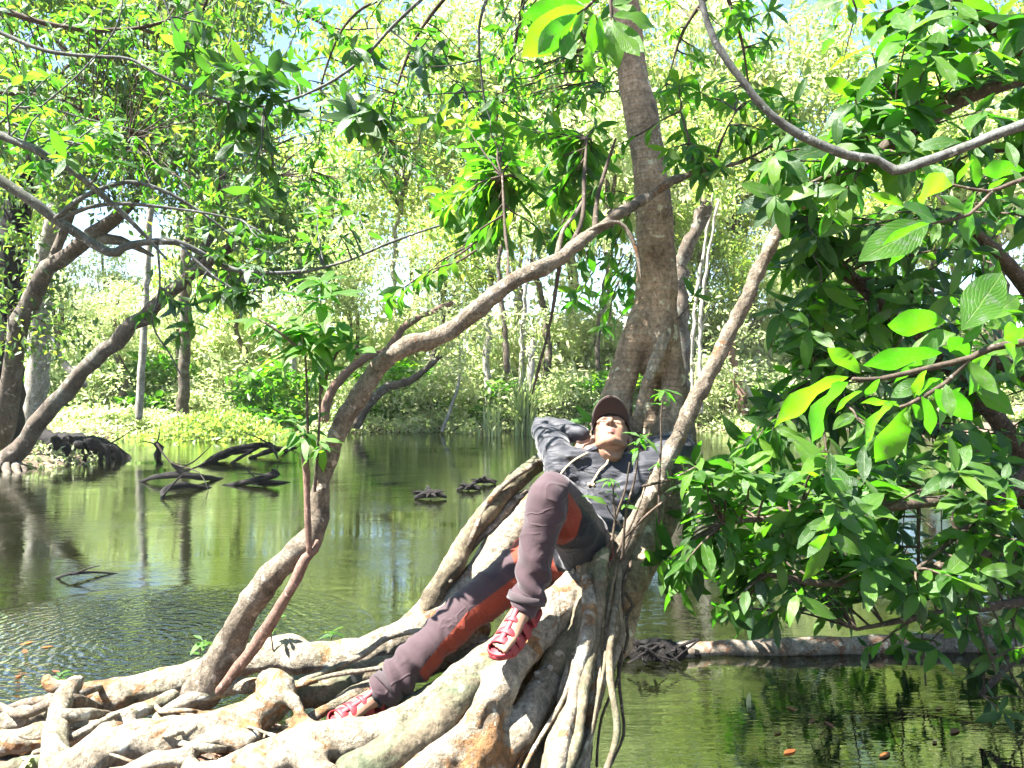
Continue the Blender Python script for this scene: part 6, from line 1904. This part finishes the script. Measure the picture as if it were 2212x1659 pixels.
for lb, (u_, v_, d_), n, L, m_ in (('tiny yellow green seedling behind the sunlit root at left', (437, 1385, 3.35), 7, .07, 'leaf_bright'), ('small seedling at the root edge behind the rope thin root', (720, 1365, 3.45), 7, .06, 'leaf_mid'), ('grassy seedling at the left end of the roots', (130, 1460, 3.25), 7, .07, 'leaf_mid'), ('small leafy shoots by the knee of the leaning stem', (590, 1330, 3.25), 8, .05, 'leaf_bright'), ('tiny pale shoots in the bottom left corner', (60, 1640, 2.65), 8, .05, 'leaf_pale'), ('tiny shoots at the waterline behind the pale root', (275, 1470, 3.35), 6, .05, 'leaf_bright')):
    c = P(u_, v_, d_)
    t = thing('seedling', lb, 'seedling', c - Vector((0, 0, .14)), 'seedlings among the roots')
    add_tube('stem', [c - Vector((0, 0, .14)), c - Vector((.01, 0, .05)), c], [.003, .0025, .002], M['twig'], t, seg=6, step=.03)
    put_leaves(t, whorl(c, (0, -.1, 1), n, L, droop=.3) + whorl(c - Vector((0, 0, .05)), (0, -.1, 1), 3, L * .8, droop=.3), 'oval', m_)

# ------------------------------------------------------------------ dead leaves on the roots and in the water
seed(91)
lv = []
for _ in range(900):
    x_, y_ = random.uniform(-2.2, .1), random.uniform(2.3, 3.3)
    z_ = gz(x_, y_)
    if z_ < .12: continue
    lv.append((Vector((x_, y_, z_ + random.uniform(.012, .04))), Vector((random.uniform(-1, 1), random.uniform(-1, 1), random.uniform(-.2, .25))), Vector((random.uniform(-.5, .5), random.uniform(-.5, .5), 1)), random.uniform(.04, .085)))
lo = obj('leaf_litter', joined(lv, 'oval', 'litter', np.zeros(3)))
tag(lo, 'brown dead leaves lying between the roots', 'dead leaves', kind='stuff')
for k in range(18):
    u_, v_ = (random.uniform(1500, 2100), random.uniform(1520, 1650)) if k < 9 else (random.uniform(0, 140), random.uniform(1390, 1500)) if k < 15 else (random.uniform(2080, 2200), random.uniform(1440, 1500))
    c = W(u_, v_, .006)
    o = bpy.data.objects.new('fallen_leaf', leaf_mesh('oval', k % 3, 'litter_orange'))
    L = random.uniform(.05, .10)
    o.matrix_basis = Matrix.Translation(c) @ frame(Vector((random.uniform(-1, 1), random.uniform(-1, 1), 0)), Vector((0, 0, 1))).to_4x4() @ Matrix.Diagonal((L, L, L * .25, 1))
    C.objects.link(o)
    g_ = 0 if k < 9 else 1 if k < 15 else 2
    tag(o, ['orange dead leaf on the dark water in front of the floating log', 'orange dead leaf on the water by the left end of the roots', 'orange dead leaf on the water at the right edge of the picture'][g_], 'leaf', ['dead leaves before the log', 'dead leaves by the roots', 'dead leaves at the right edge'][g_])
# ------------------------------------------------------------------ thin air volume added to brighten the far background
hb = (-162, 162, -42, 262, -1.6, 26)
hv = [(hb[i], hb[2 + j], hb[4 + k]) for k in (0, 1) for j in (0, 1) for i in (0, 1)]
hq = [[0, 2, 3, 1], [4, 5, 7, 6], [0, 1, 5, 4], [2, 6, 7, 3], [0, 4, 6, 2], [1, 3, 7, 5]]
hm_ = bpy.data.materials.new('added_veil')
hm_.use_nodes = True
nt = hm_.node_tree
nt.nodes.remove(nt.nodes['Principled BSDF'])
pv = nt.nodes.new('ShaderNodeVolumePrincipled')
pv.inputs['Color'].default_value = (1.0, 1.0, 0.90, 1)
pv.inputs['Density'].default_value = 0.0003
pv.inputs['Anisotropy'].default_value = 0.0
nt.links.new(pv.outputs[0], nt.nodes['Material Output'].inputs['Volume'])
tag(obj('added_haze', new_mesh('added_haze', hv, np.array(hq), hm_, smooth=False)), kind='stuff')
